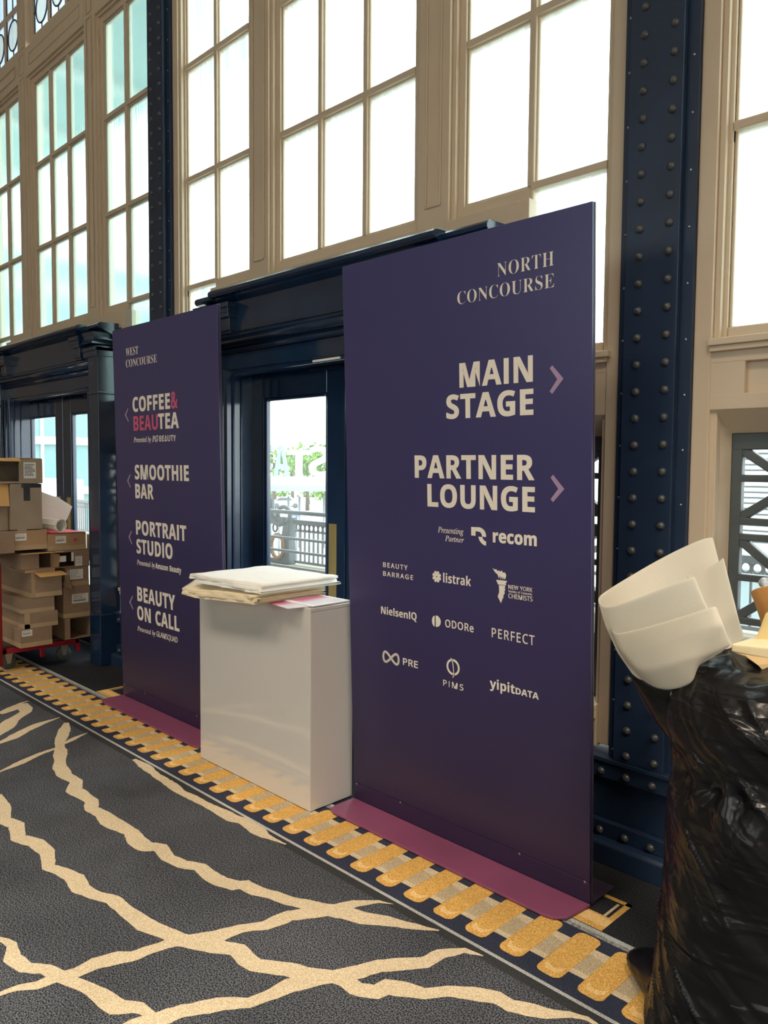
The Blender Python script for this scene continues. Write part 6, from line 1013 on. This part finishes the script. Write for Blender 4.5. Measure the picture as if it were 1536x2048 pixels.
b.build('bag_body', BAGM, bag)
# loose mouth flap hanging below the foam at the left
mf = MB(); rr = []
for j in range(9):
    v = j / 8; row = []
    top = [at_y(x, y, Y) for x, y, Y in ((1262,1336,1.97),(1275,1352,1.97),(1300,1376,1.96),(1340,1382,1.955),(1392,1368,1.955),(1402,1338,1.97),(1432,1304,2.03),(1490,1320,2.08),(1545,1352,2.10))]
    low = [at_y(x, y, Y) for x, y, Y in ((1289,1402,2.03),(1300,1432,2.00),(1330,1470,1.97),(1360,1500,1.95),(1400,1500,1.93),(1440,1480,1.91),(1470,1470,1.90),(1510,1460,1.90),(1560,1460,1.92))]
    for t_, l_ in zip(top, low):
        p = t_.lerp(l_, v); row.append(p + Vector((0, -0.012 * math.sin(PI * v), 0)) + Vector((0, 0.012 * noise.noise(p * 14), 0)))
    rr.append(row)
mf.loft(rr, False, 0, True); mf.build('bag_mouth', BAGM, bag, solid=0.0015, sub=2, recalc=False)
FOAM = bpy.data.materials.new('translucent_packing_foam'); FOAM.use_nodes = True; MATS['foam'] = FOAM
nt = FOAM.node_tree; pb = nt.nodes['Principled BSDF']; pb.inputs['Base Color'].default_value = (0.74, 0.70, 0.61, 1); pb.inputs['Roughness'].default_value = 0.6
tl = nt.nodes.new('ShaderNodeBsdfTranslucent'); tl.inputs[0].default_value = (0.90, 0.88, 0.80, 1); mx = nt.nodes.new('ShaderNodeMixShader'); mx.inputs[0].default_value = 0.42
nz = nt.nodes.new('ShaderNodeTexNoise'); nz.inputs['Scale'].default_value = 140; bp = nt.nodes.new('ShaderNodeBump'); bp.inputs['Strength'].default_value = 0.35; bp.inputs['Distance'].default_value = 0.003
nt.links.new(nz.outputs[0], bp.inputs['Height']); nt.links.new(bp.outputs[0], pb.inputs['Normal'])
nt.links.new(pb.outputs[0], mx.inputs[1]); nt.links.new(tl.outputs[0], mx.inputs[2]); nt.links.new(mx.outputs[0], nt.nodes['Material Output'].inputs[0])
def sheet(name, lbl, rows, m=FOAM, t=0.004, n=28, cat='packing sheet', group=None, sub=1):
    """rows of (pixel x, pixel y, depth y) control points lofted into a thin bent sheet"""
    R = []
    for row in rows:
        P = [at_y(x, y, Y) for x, y, Y in row]; out = []
        L = len(P) - 1
        for i in range(n + 1):
            u = i / n * L; k = min(int(u), L - 1); f = u - k
            p0, p1, p2, p3 = P[max(0, k-1)], P[k], P[k+1], P[min(L, k+2)]
            out.append(0.5 * ((2*p1) + (p2-p0)*f + (2*p0-5*p1+4*p2-p3)*f*f + (3*p1-p0-3*p2+p3)*f*f*f))
        R.append(out)
    RR = []
    for j in range(len(R) - 1):
        for s_ in range(6): RR.append([a.lerp(b_, s_ / 6) for a, b_ in zip(R[j], R[j+1])])
    RR.append(R[-1])
    b = MB(); b.loft(RR, False, 0, True); o = b.build(name, m, solid=t, recalc=False, sub=sub)
    return tag(o, lbl, cat, group)
sheet('foam_sheet', 'translucent white foam sheet rolled into a wide open tube above the black bag',
  [[(1426,1074,2.30),(1398,1080,2.28),(1330,1112,2.24),(1260,1152,2.16),(1212,1182,2.06),(1197,1196,1.99),(1203,1210,1.94),(1228,1211,1.91),(1300,1186,1.89),(1350,1166,1.885),(1389,1152,1.89)],
   [(1440,1130,2.27),(1412,1140,2.25),(1345,1180,2.22),(1280,1215,2.14),(1228,1240,2.06),(1212,1245,1.99),(1216,1256,1.95),(1240,1262,1.915),(1312,1250,1.895),(1372,1225,1.89),(1410,1205,1.89)],
   [(1460,1215,2.22),(1432,1230,2.20),(1372,1255,2.17),(1310,1280,2.11),(1256,1290,2.04),(1236,1298,1.99),(1240,1310,1.955),(1262,1322,1.925),(1330,1322,1.905),(1395,1296,1.90),(1440,1268,1.905)],
   [(1470,1285,2.17),(1446,1290,2.15),(1390,1305,2.11),(1335,1325,2.07),(1290,1340,2.02),(1268,1345,1.985),(1270,1352,1.96),(1290,1362,1.94),(1340,1360,1.925),(1400,1330,1.92),(1450,1300,1.93)]])
sheet('foam_sheet', 'lower cream foam sheet wrapped round the tube, its round bottom hanging over the bag',
  [[(1222,1252,1.955),(1226,1262,1.925),(1240,1266,1.905),(1300,1252,1.880),(1360,1234,1.872),(1420,1215,1.872),(1432,1214,1.885)],
   [(1228,1280,1.950),(1236,1292,1.920),(1256,1300,1.900),(1310,1290,1.875),(1370,1270,1.866),(1432,1252,1.866),(1448,1256,1.885)],
   [(1238,1301,1.945),(1258,1322,1.915),(1284,1340,1.890),(1330,1332,1.870),(1380,1316,1.865),(1420,1308,1.880),(1463,1290,1.900)],
   [(1254,1322,1.950),(1284,1358,1.925),(1318,1377,1.905),(1352,1378,1.890),(1384,1364,1.885),(1391,1335,1.90),(1396,1322,1.92)]])
sheet('foam_sheet', 'pale foam sheet with a pointed corner standing behind the tube, beside the window grille',
  [[(1372,1150,2.24),(1400,1142,2.25),(1428,1130,2.255),(1447,1114,2.26)],[(1400,1215,2.20),(1420,1205,2.21),(1442,1190,2.215),(1462,1175,2.22)],[(1430,1270,2.14),(1446,1268,2.15),(1462,1262,2.16),(1478,1240,2.17)],[(1440,1300,2.08),(1456,1298,2.09),(1470,1292,2.10),(1490,1276,2.11)]], n=10)
CREAMF = mat('cream_foam_block', (0.80, 0.68, 0.44), 0.65, var=0.04, scale=20, bump=0.06, bscale=120)
def block(name, lbl, pts, dv, m, cat): 
    b = MB(); b.prism([at_y(x, y, Y) for x, y, Y in pts], dv); o = b.build(name, m, bevel=0.004); return tag(o, lbl, cat)
block('foam_block', 'long cream foam bar lying across the mouth of the black bag', [(1462,1288,2.00),(1560,1298,1.96),(1560,1322,1.955),(1462,1304,1.995)], (0.03, 0.10, 0.012), CREAMF, 'packing block')
block('cardboard_strip', 'tan folded card sinking into the bag under the cream foam bar', [(1464,1304,1.995),(1570,1322,1.95),(1570,1390,1.93),(1516,1332,1.955),(1490,1314,1.98)], (0.02, 0.06, 0.0), mat('tan_card', (0.62, 0.44, 0.22), 0.7), 'card')
block('foam_block', 'yellowish upright foam wedge at the right edge above the bag', [(1508,1282,2.06),(1530,1226,2.06),(1538,1222,2.06),(1565,1225,2.05),(1565,1300,2.05),(1520,1292,2.06)], (0.02, 0.06, 0.0), mat('yellow_foam', (0.82, 0.66, 0.32), 0.65), 'packing block')
sheet('cardboard_sheet', 'orange-brown curled cardboard piece standing behind the yellowish foam wedge', [[(1503,1186,2.16),(1506,1180,2.12),(1522,1174,2.10),(1560,1166,2.09)],[(1510,1204,2.16),(1514,1202,2.12),(1530,1200,2.10),(1566,1196,2.09)],[(1521,1236,2.16),(1526,1238,2.13),(1540,1238,2.11),(1572,1236,2.10)],[(1530,1275,2.15),(1536,1277,2.13),(1550,1277,2.11),(1574,1275,2.10)]], mat('orange_cardboard', (0.56, 0.27, 0.085), 0.75, var=0.05), 0.005, 12, 'card')
sheet('plastic_wrap', 'scrap of clear crinkled plastic wrap behind the orange-brown cardboard', [[(1515,1166,2.22),(1522,1156,2.20),(1534,1155,2.21),(1560,1152,2.2)],[(1517,1168,2.20),(1524,1164,2.17),(1538,1163,2.18),(1560,1160,2.2)],[(1520,1174,2.20),(1526,1172,2.17),(1540,1170,2.18),(1560,1170,2.2)]], mat('clear_wrap', (0.75, 0.80, 0.86), 0.15, trans=0.5), 0.001, 12, 'wrap')
# ------------------------------------------------------------------ outside: terrace, rails, street, canopy letters, buildings
STONE = mat('pale_terrace_tile', (0.42, 0.40, 0.38), 0.8, var=0.08, scale=3, bump=0.05)
CURB = mat('tan_stone_curb', (0.30, 0.27, 0.20), 0.85, var=0.12, scale=5)
IRON = mat('grey_green_iron', (0.075, 0.095, 0.10), 0.5, var=0.1)
PIPE = mat('galvanised_pipe', (0.13, 0.15, 0.155), 0.4, metal=0.2)
m_ = MB(); m_.box(-16, 8, 2.96, 6.0, -0.4, -0.003); struct(m_.build('floor_terrace', STONE))
m_ = MB(); m_.box(-16, 8, 6.0, 6.35, -0.4, 0.30); struct(m_.build('trim_curb', CURB, bevel=0.01))
rail = empty('pipe_railing', (-5.9, 4.98, 0)); tag(rail, 'grey pipe railing with four horizontal tubes just outside the glazed door', 'railing')
for z in (1.07, 0.80, 0.665, 0.50):
    b = MB(); b.tube([(-11, 4.98, z), (-2.5, 4.98, z)], 0.022 if z > 1 else 0.015, 10); b.build('rail', PIPE, rail)
for x in (-9.2, -6.95, -4.6, -2.7):
    b = MB(); b.tube([(x, 4.98, 0.0), (x, 4.98, 1.07)], 0.018, 10); b.build('post', PIPE, rail)
def balustrade(lbl, xa, xb, y, z0, z1):
    r = empty('iron_balustrade', ((xa+xb)/2, y, z0)); tag(r, lbl, 'balustrade'); h = z1 - z0
    b = MB(); b.box(xa, xb, y - 0.035, y + 0.035, z1 - 0.055, z1); b.build('top_rail', IRON, r, bevel=0.006)
    b = MB(); b.box(xa, xb, y - 0.02, y + 0.02, z0 + 0.03, z0 + 0.06); b.build('bottom_rail', IRON, r)
    g = MB(); b = MB(); x = xa + 0.06; st = 0.085
    while x < xb:
        pts = [(x + 0.036*math.cos(t*PI/7), y, z1 - 0.095 + 0.040*math.sin(t*PI/7)) for t in range(15)]
        g.tube(pts, 0.0085, 6, cap=False); b.box(x + st/2 - 0.008, x + st/2 + 0.008, y - 0.010, y + 0.010, z0 + 0.05, z1 - 0.05)
        x += st
    b.box(xa, xb, y - 0.008, y + 0.008, z1 - 0.150, z1 - 0.136)
    g.build('ring_frieze', IRON, r); b.build('balusters', IRON, r)
    return r
bal = balustrade('dark iron balustrade with a row of rings beyond the pipe railing', -7.74, -3.0, 6.12, 0.30, 0.875)
bal2 = balustrade('iron balustrade with rings seen through the truss grille at the right', -2.9, 2.5, 6.12, 0.30, 0.90)
bal3 = balustrade('iron balustrade seen through the doors behind the boxes', -15.5, -8.45, 6.12, 0.30, 0.90)
pier = empty('scroll_pier', (-7.95, 6.12, 0.3)); tag(pier, 'grey iron pier with scrolled brackets at the end of the ringed balustrade', 'pier')
b = MB(); b.prism([(-7.94, 6.05, 0.30), (-7.79, 6.05, 0.30), (-7.80, 6.05, 0.60), (-7.76, 6.05, 0.90), (-7.89, 6.05, 0.90), (-7.96, 6.05, 0.6)], (0, 0.12, 0)); b.build('post', IRON, pier, bevel=0.01)
b = MB(); b.tube([(-7.90 + 0.13*math.cos(t), 6.06, 0.93 + 0.10*math.sin(t)) for t in [PI*(1.1 - 1.5*k/14) for k in range(15)]], 0.028, 8); b.build('scroll', IRON, pier)
b = MB(); b.tube([(-8.15, 6.06, 1.12), (-8.14, 6.06, 0.95), (-8.10, 6.06, 0.84), (-7.98, 6.06, 0.80), (-7.86, 6.06, 0.84)], 0.035, 8); b.build('scroll', IRON, pier)
b = MB(); b.tube([(-8.02 + 0.13*math.cos(t), 6.05, 0.52 + 0.15*math.sin(t)) for t in [2*PI*k/20 for k in range(21)]], 0.026, 8, cap=False); b.build('rosette', mat('rusty_iron', (0.28, 0.17, 0.07), 0.7), pier)
b = MB(); b.box(-8.35, -7.90, 6.05, 6.17, 0.80, 0.90); lr_ = MB(); lr_.box(-8.35, -7.90, 6.06, 6.16, 0.30, 0.36); lr_.build('bottom_rail', IRON, pier)
for k in range(2): b.tube([(-8.28 + 0.17*k + 0.045*math.cos(t*PI/7), 6.08, 0.75 + 0.05*math.sin(t*PI/7)) for t in range(15)], 0.014, 6, cap=False)
b.build('panel', IRON, pier)
# street far below
GROUND = mat('pale_street_concrete', (0.55, 0.54, 0.52), 0.9, var=0.05, scale=0.2)  # even pale concrete colour
m_ = MB(); m_.face([(-400, 6.4, -5.8), (150, 6.4, -5.8), (150, 400, -5.8), (-400, 400, -5.8)]); struct(m_.build('floor_street', GROUND))
def at_d(px, py, D): return EYE + ray(px, py) * D
RH = Vector((RGT.x, RGT.y, 0)).normalized(); FH = Vector((FWD.x, FWD.y, 0)).normalized()
# canopy with the big roof letters (their backs are seen)
cp = empty('street_canopy', (at_d(600, 965, 70).x, at_d(600, 965, 70).y, -5.8)); tag(cp, 'flat white street canopy on thin posts carrying the big roof letters', 'canopy')
def hbox(b, cx, cy_z, D, hw, hh, hd): b.obox(cx, RH * hw, FH * hd, Vector((0, 0, hh)))
PALEM = mat('white_canopy_paint', (0.62, 0.66, 0.66), 0.6); AQUAM = mat('aqua_canopy_fascia', (0.33, 0.45, 0.45), 0.5)
b = MB(); b.obox(at_d(600, 962, 70), RH * 8, FH * 3, Vector((0, 0, 0.35))); b.build('roof', PALEM, cp)
b = MB(); b.obox(at_d(600, 975, 69.5), RH * 8, FH * 2.6, Vector((0, 0, 0.25))); b.build('fascia', AQUAM, cp)
for px in (541, 577, 599, 648, 690):
    p = at_d(px, 985, 70); b = MB(); b.tube([(p.x, p.y, -5.8), (p.x, p.y, -1.2)], 0.10, 8); b.build('post', mat('grey_post', (0.26, 0.30, 0.31), 0.5), cp)
LETW = mat('white_sign_letter', (0.70, 0.72, 0.72), 0.5); LETB = mat('grey_blue_letter_back', (0.26, 0.36, 0.41), 0.6)
def roof_letter(ch, px0, px1, py0, py1, lbl, m):
    D = 70; p0 = at_d(px0, py1, D); w = (px1 - px0) / FPX * D; h = (py1 - py0) / FPX * D
    cs = text_contours('B', ch, 0, 0, w, h); cs = [[(w - x, y) for x, y in c] for c in cs]      # seen from behind, so mirrored
    me = curve_mesh('roof_letter', cs, 0.5); me.materials.append(m); o = bpy.data.objects.new('roof_letter', me); COL.objects.link(o)
    o.matrix_world = Matrix(((RH.x, 0, -FH.x, p0.x), (RH.y, 0, -FH.y, p0.y), (0, 1, 0, p0.z), (0, 0, 0, 1)))
    return tag(o, lbl, 'letter', 'big roof letters on the street canopy')
roof_letter('T', 508, 546, 890, 953, 'partly hidden letter at the left of the roof letters', LETB)
roof_letter('A', 547, 579, 892, 953, 'blue-grey letter A on the canopy roof, seen from behind', LETB)
roof_letter('T', 574, 622, 900, 953, 'pale letter T on the canopy roof, right of the letter A', LETW)
roof_letter('S', 618, 660, 893, 953, 'white letter S on the canopy roof at the right', LETW)
# trees behind
LEAF = mat('bright_green_foliage', (0.16, 0.30, 0.045), 0.8, var=0.45, scale=1.2); TRUNK = mat('tree_bark', (0.10, 0.075, 0.05), 0.9)
def tree(px, py, D, r, lbl):
    p = at_d(px, py, D); root = empty('street_tree', (p.x, p.y, -5.8)); tag(root, lbl, 'tree', 'leafy trees beyond the street')
    b = MB(); rnd = random.Random(int(px)); 
    for k in range(420):
        u = Vector((rnd.gauss(0, 1), rnd.gauss(0, 1), rnd.gauss(0, 0.8))).normalized() * r * rnd.uniform(0.45, 1.0); c = p + u
        a = Vector((rnd.gauss(0, 1), rnd.gauss(0, 1), rnd.gauss(0, 1))).normalized(); s = r * rnd.uniform(0.10, 0.2); e = a.cross(Vector((0.3, 0.5, 0.8))).normalized()
        b.face([c - a*s, c + e*s*0.6, c + a*s, c - e*s*0.6])
    b.build('crown', LEAF, root, recalc=False)
    b = MB(); b.tube([(p.x, p.y, -5.8), (p.x, p.y, p.z)], [0.35, 0.18], 8); b.build('trunk', TRUNK, root)
for k, (px, py, D, r, l) in enumerate(((548, 925, 120, 2.6, 'low green tree at the left behind the roof letters'), (585, 930, 140, 3.0, 'green tree behind the letter T'), (615, 922, 128, 3.4, 'brightest green tree between the letters T and S'), (652, 925, 118, 3.2, 'green tree behind the white letter S'), (625, 990, 185, 3.6, 'dark low trees below the canopy at the right'), (655, 992, 170, 3.2, 'small trees below the canopy by its right post'), (550, 984, 150, 3.0, 'small tree below the canopy behind the white car'))): tree(px, py, D, r, l)
# car
car = empty('white_car', (at_d(572, 1010, 96).x, at_d(572, 1010, 96).y, -5.8)); tag(car, 'white car parked under the canopy, seen through the glazed door', 'car')
cb = at_d(572, 1005, 96); CARW = mat('white_car_paint', (0.75, 0.75, 0.75), 0.3); z0 = -4.55
sh = [(-2.3, 0.0), (-2.25, 0.45), (-1.9, 0.60), (-1.0, 1.05), (0.5, 1.08), (1.2, 0.65), (2.1, 0.5), (2.3, 0.3), (2.3, 0.0)]
sh = [(x * 0.8, z) for x, z in sh]; cbz = cb.z - 0.4
b = MB(); b.prism([Vector((cb.x, cb.y, cbz)) + RH * x + Vector((0, 0, z)) for x, z in sh], FH * 1.7); b.build('body', CARW, car, bevel=0.05)
for x in (-1.15, 1.15):
    c = Vector((cb.x, cb.y, cbz)) + RH * x - FH * 0.02; b = MB()
    b.loft([[c + FH * d + (RH * math.cos(t) + Vector((0, 0, math.sin(t)))) * r for t in [2*PI*k/16 for k in range(16)]] for d, r in ((0, 0.02), (0, 0.33), (0.2, 0.33), (0.2, 0.02))], True); b.build('wheel', RUBBER, car)
b = MB(); b.prism([Vector((cb.x, cb.y, cbz)) + RH * x + Vector((0, 0, z)) - FH * 0.01 for x, z in ((-1.3, 0.62), (-0.75, 0.98), (0.4, 1.0), (0.85, 0.66))], FH * 0.02); b.build('side_window', mat('dark_glass', (0.08, 0.10, 0.11), 0.1), car)
# walking person far off
pp = at_d(618, 1012, 150); pp = Vector((pp.x, pp.y, at_d(618, 1013, 150).z)); per = empty('person', pp); tag(per, 'tiny distant person in dark clothes walking on the street below', 'person')
def skin_body(chains, m, name, parent, sub=1):
    vs, es, rs = [], [], []
    for ch in chains:
        last = None
        for p, r in ch:
            key = tuple(round(c, 4) for c in p)
            if key in [tuple(round(c, 4) for c in v) for v in vs]: i = [tuple(round(c, 4) for c in v) for v in vs].index(key)
            else: vs.append(p); rs.append(r); i = len(vs) - 1
            if last is not None and last != i: es.append((last, i))
            last = i
    me = bpy.data.meshes.new(name); me.from_pydata(vs, es, []); o = bpy.data.objects.new(name, me); COL.objects.link(o)
    md = o.modifiers.new('skin', 'SKIN'); sv = me.skin_vertices[0].data
    for i, r in enumerate(rs): sv[i].radius = (r, r); sv[i].use_root = (i == 0)
    s = o.modifiers.new('sub', 'SUBSURF'); s.levels = s.render_levels = sub
    me.materials.append(m); o.parent = parent; return o
k = 1.0
def L3(a, b, z): return tuple(RH * a + FH * b + Vector((0, 0, z)))
skin_body([[(L3(0, 0, .95), .15), (L3(0, 0, 1.2), .16), (L3(.02, 0, 1.4), .17), (L3(.03, 0, 1.5), .06), (L3(.03, 0, 1.62), .10), (L3(.04, 0, 1.74), .09)],
  [(L3(0, 0, .95), .15), (L3(-.12, .05, .50), .08), (L3(-.32, .05, .08), .05), (L3(-.22, .05, .03), .04)], [(L3(0, 0, .95), .15), (L3(.16, -.05, .50), .08), (L3(.24, -.05, .06), .05), (L3(.36, -.05, .03), .04)],
  [(L3(.02, 0, 1.4), .17), (L3(.0, -.22, 1.36), .06), (L3(-.08, -.25, 1.08), .05), (L3(.05, -.25, .88), .04)], [(L3(.02, 0, 1.4), .17), (L3(.0, .22, 1.36), .06), (L3(.12, .25, 1.10), .05), (L3(.26, .24, .95), .04)]], mat('dark_clothes', (0.04, 0.05, 0.08), 0.8), 'body', per)
for px, py, w, h, m, l, c_, D in ((593, 1027, 16, 11, mat('blue_panel', (0.06, 0.16, 0.34), 0.5), 'blue rectangular sign standing below the canopy', 'sign', 40), (558, 1025, 7, 8, mat('teal_panel', (0.05, 0.36, 0.36), 0.5), 'small teal box at the street edge left of the blue sign', 'box', 40)):
    p = at_d(px, py, D); b = MB(); b.obox(p, RH * (w/2/FPX*D), FH * 0.05, Vector((0, 0, h/2/FPX*D))); root = empty('street_sign' if c_ == 'sign' else 'street_box', (p.x, p.y, -5.8)); tag(root, l, c_); b.build('board', m, root)
    b = MB(); b.tube([(p.x, p.y, -5.8), (p.x, p.y, p.z)], 0.05, 8); b.build('post', PIPE, root)
# buildings
TEAL = mat('teal_glass_facade', (0.13, 0.27, 0.27), 0.2, var=0.15, scale=0.3); PALEB = mat('white_concrete_band', (0.66, 0.68, 0.67), 0.7)
def facade(name, lbl, x, y0, y1, z0, z1, st, face):
    r = empty(name, (x - 6, (y0+y1)/2, z0)); tag(r, lbl, 'building')
    b = MB(); b.box(x - 12, x, y0, y1, z0, z1); b.build('glass_wall', TEAL, r)
    b = MB(); z = z0 + st
    while z < z1: b.box(x - 0.05, x + 0.35, y0 - 0.3, y1, z - 0.22, z + 0.22); b.box(x - 12, x, y0 - 0.35, y0, z - 0.22, z + 0.22); z += st
    b.build('floor_bands', PALEB, r)
    b = MB(); y = y0
    while y < y1: b.box(x, x + 0.18, y - 0.07, y + 0.07, z0, z1); y += 1.6
    xx = x - 12
    while xx < x: b.box(xx - 0.07, xx + 0.07, y0 - 0.15, y0, z0, z1); xx += 1.6
    b.build('mullions', PALEB, r); return r
facade('glass_building', 'teal glazed building with white floor bands seen through the left doors', -46, 13, 30, -5.8, 14.0, 2.9, 0)
# overhanging aqua glass roof outside the left windows
cn = empty('glass_canopy', (-12, 4.4, 6.5)); tag(cn, 'aqua glass roof overhanging outside the left-hand tall windows', 'canopy')
b = MB(); b.box(-20, -7.5, 3.0, 5.7, 6.5, 6.56); b.build('glass_sheet', mat('aqua_roof_glass', (0.22, 0.35, 0.335), 0.3), cn)
b = MB()
for x in range(-20, -8, 2): b.box(x, x + 0.12, 3.0, 5.7, 6.40, 6.5)
b.build('ribs', PALEB, cn)
p = at_d(95, 966, 22); root = empty('yellow_spot', (p.x, p.y, -5.8)); tag(root, 'small unidentified yellow spot glimpsed through the left-hand door beside the boxes', 'sign')
b = MB(); b.obox(p, RH * 0.05, FH * 0.02, Vector((0, 0, 0.11))); b.build('board', mat('signal_yellow', (0.75, 0.6, 0.02), 0.4), root); b = MB(); b.tube([(p.x, p.y + 0.05, -5.8), (p.x, p.y + 0.05, p.z)], 0.03, 8); b.build('post', PIPE, root)  # unidentified yellow spot built as a board on an added post
bk = MB(); bk.box(-60, -20, 8.5, 8.8, -5.8, 1.15); o = struct(bk.build('wall_outer_parapet', PALEB))
# louvred building beyond the right-hand grille
lv = empty('louvred_building', (-6, 22, -5.8)); tag(lv, 'white building with horizontal louvres seen through the truss grille', 'building')
b = MB(); b.box(-11, 2.0, 20.0, 27, -5.8, 2.35); b.build('wall', mat('grey_teal_wall', (0.20, 0.27, 0.28), 0.6), lv)
b = MB(); z = -0.2
while z < 2.3: b.box(-11, 2.0, 19.85, 20.0, z, z + 0.085); z += 0.135
b.build('louvres', PALEB, lv)
b = MB(); b.box(-11.0, 2.0, 19.7, 20, -0.9, -0.25); b.build('ledge', PALEB, lv)
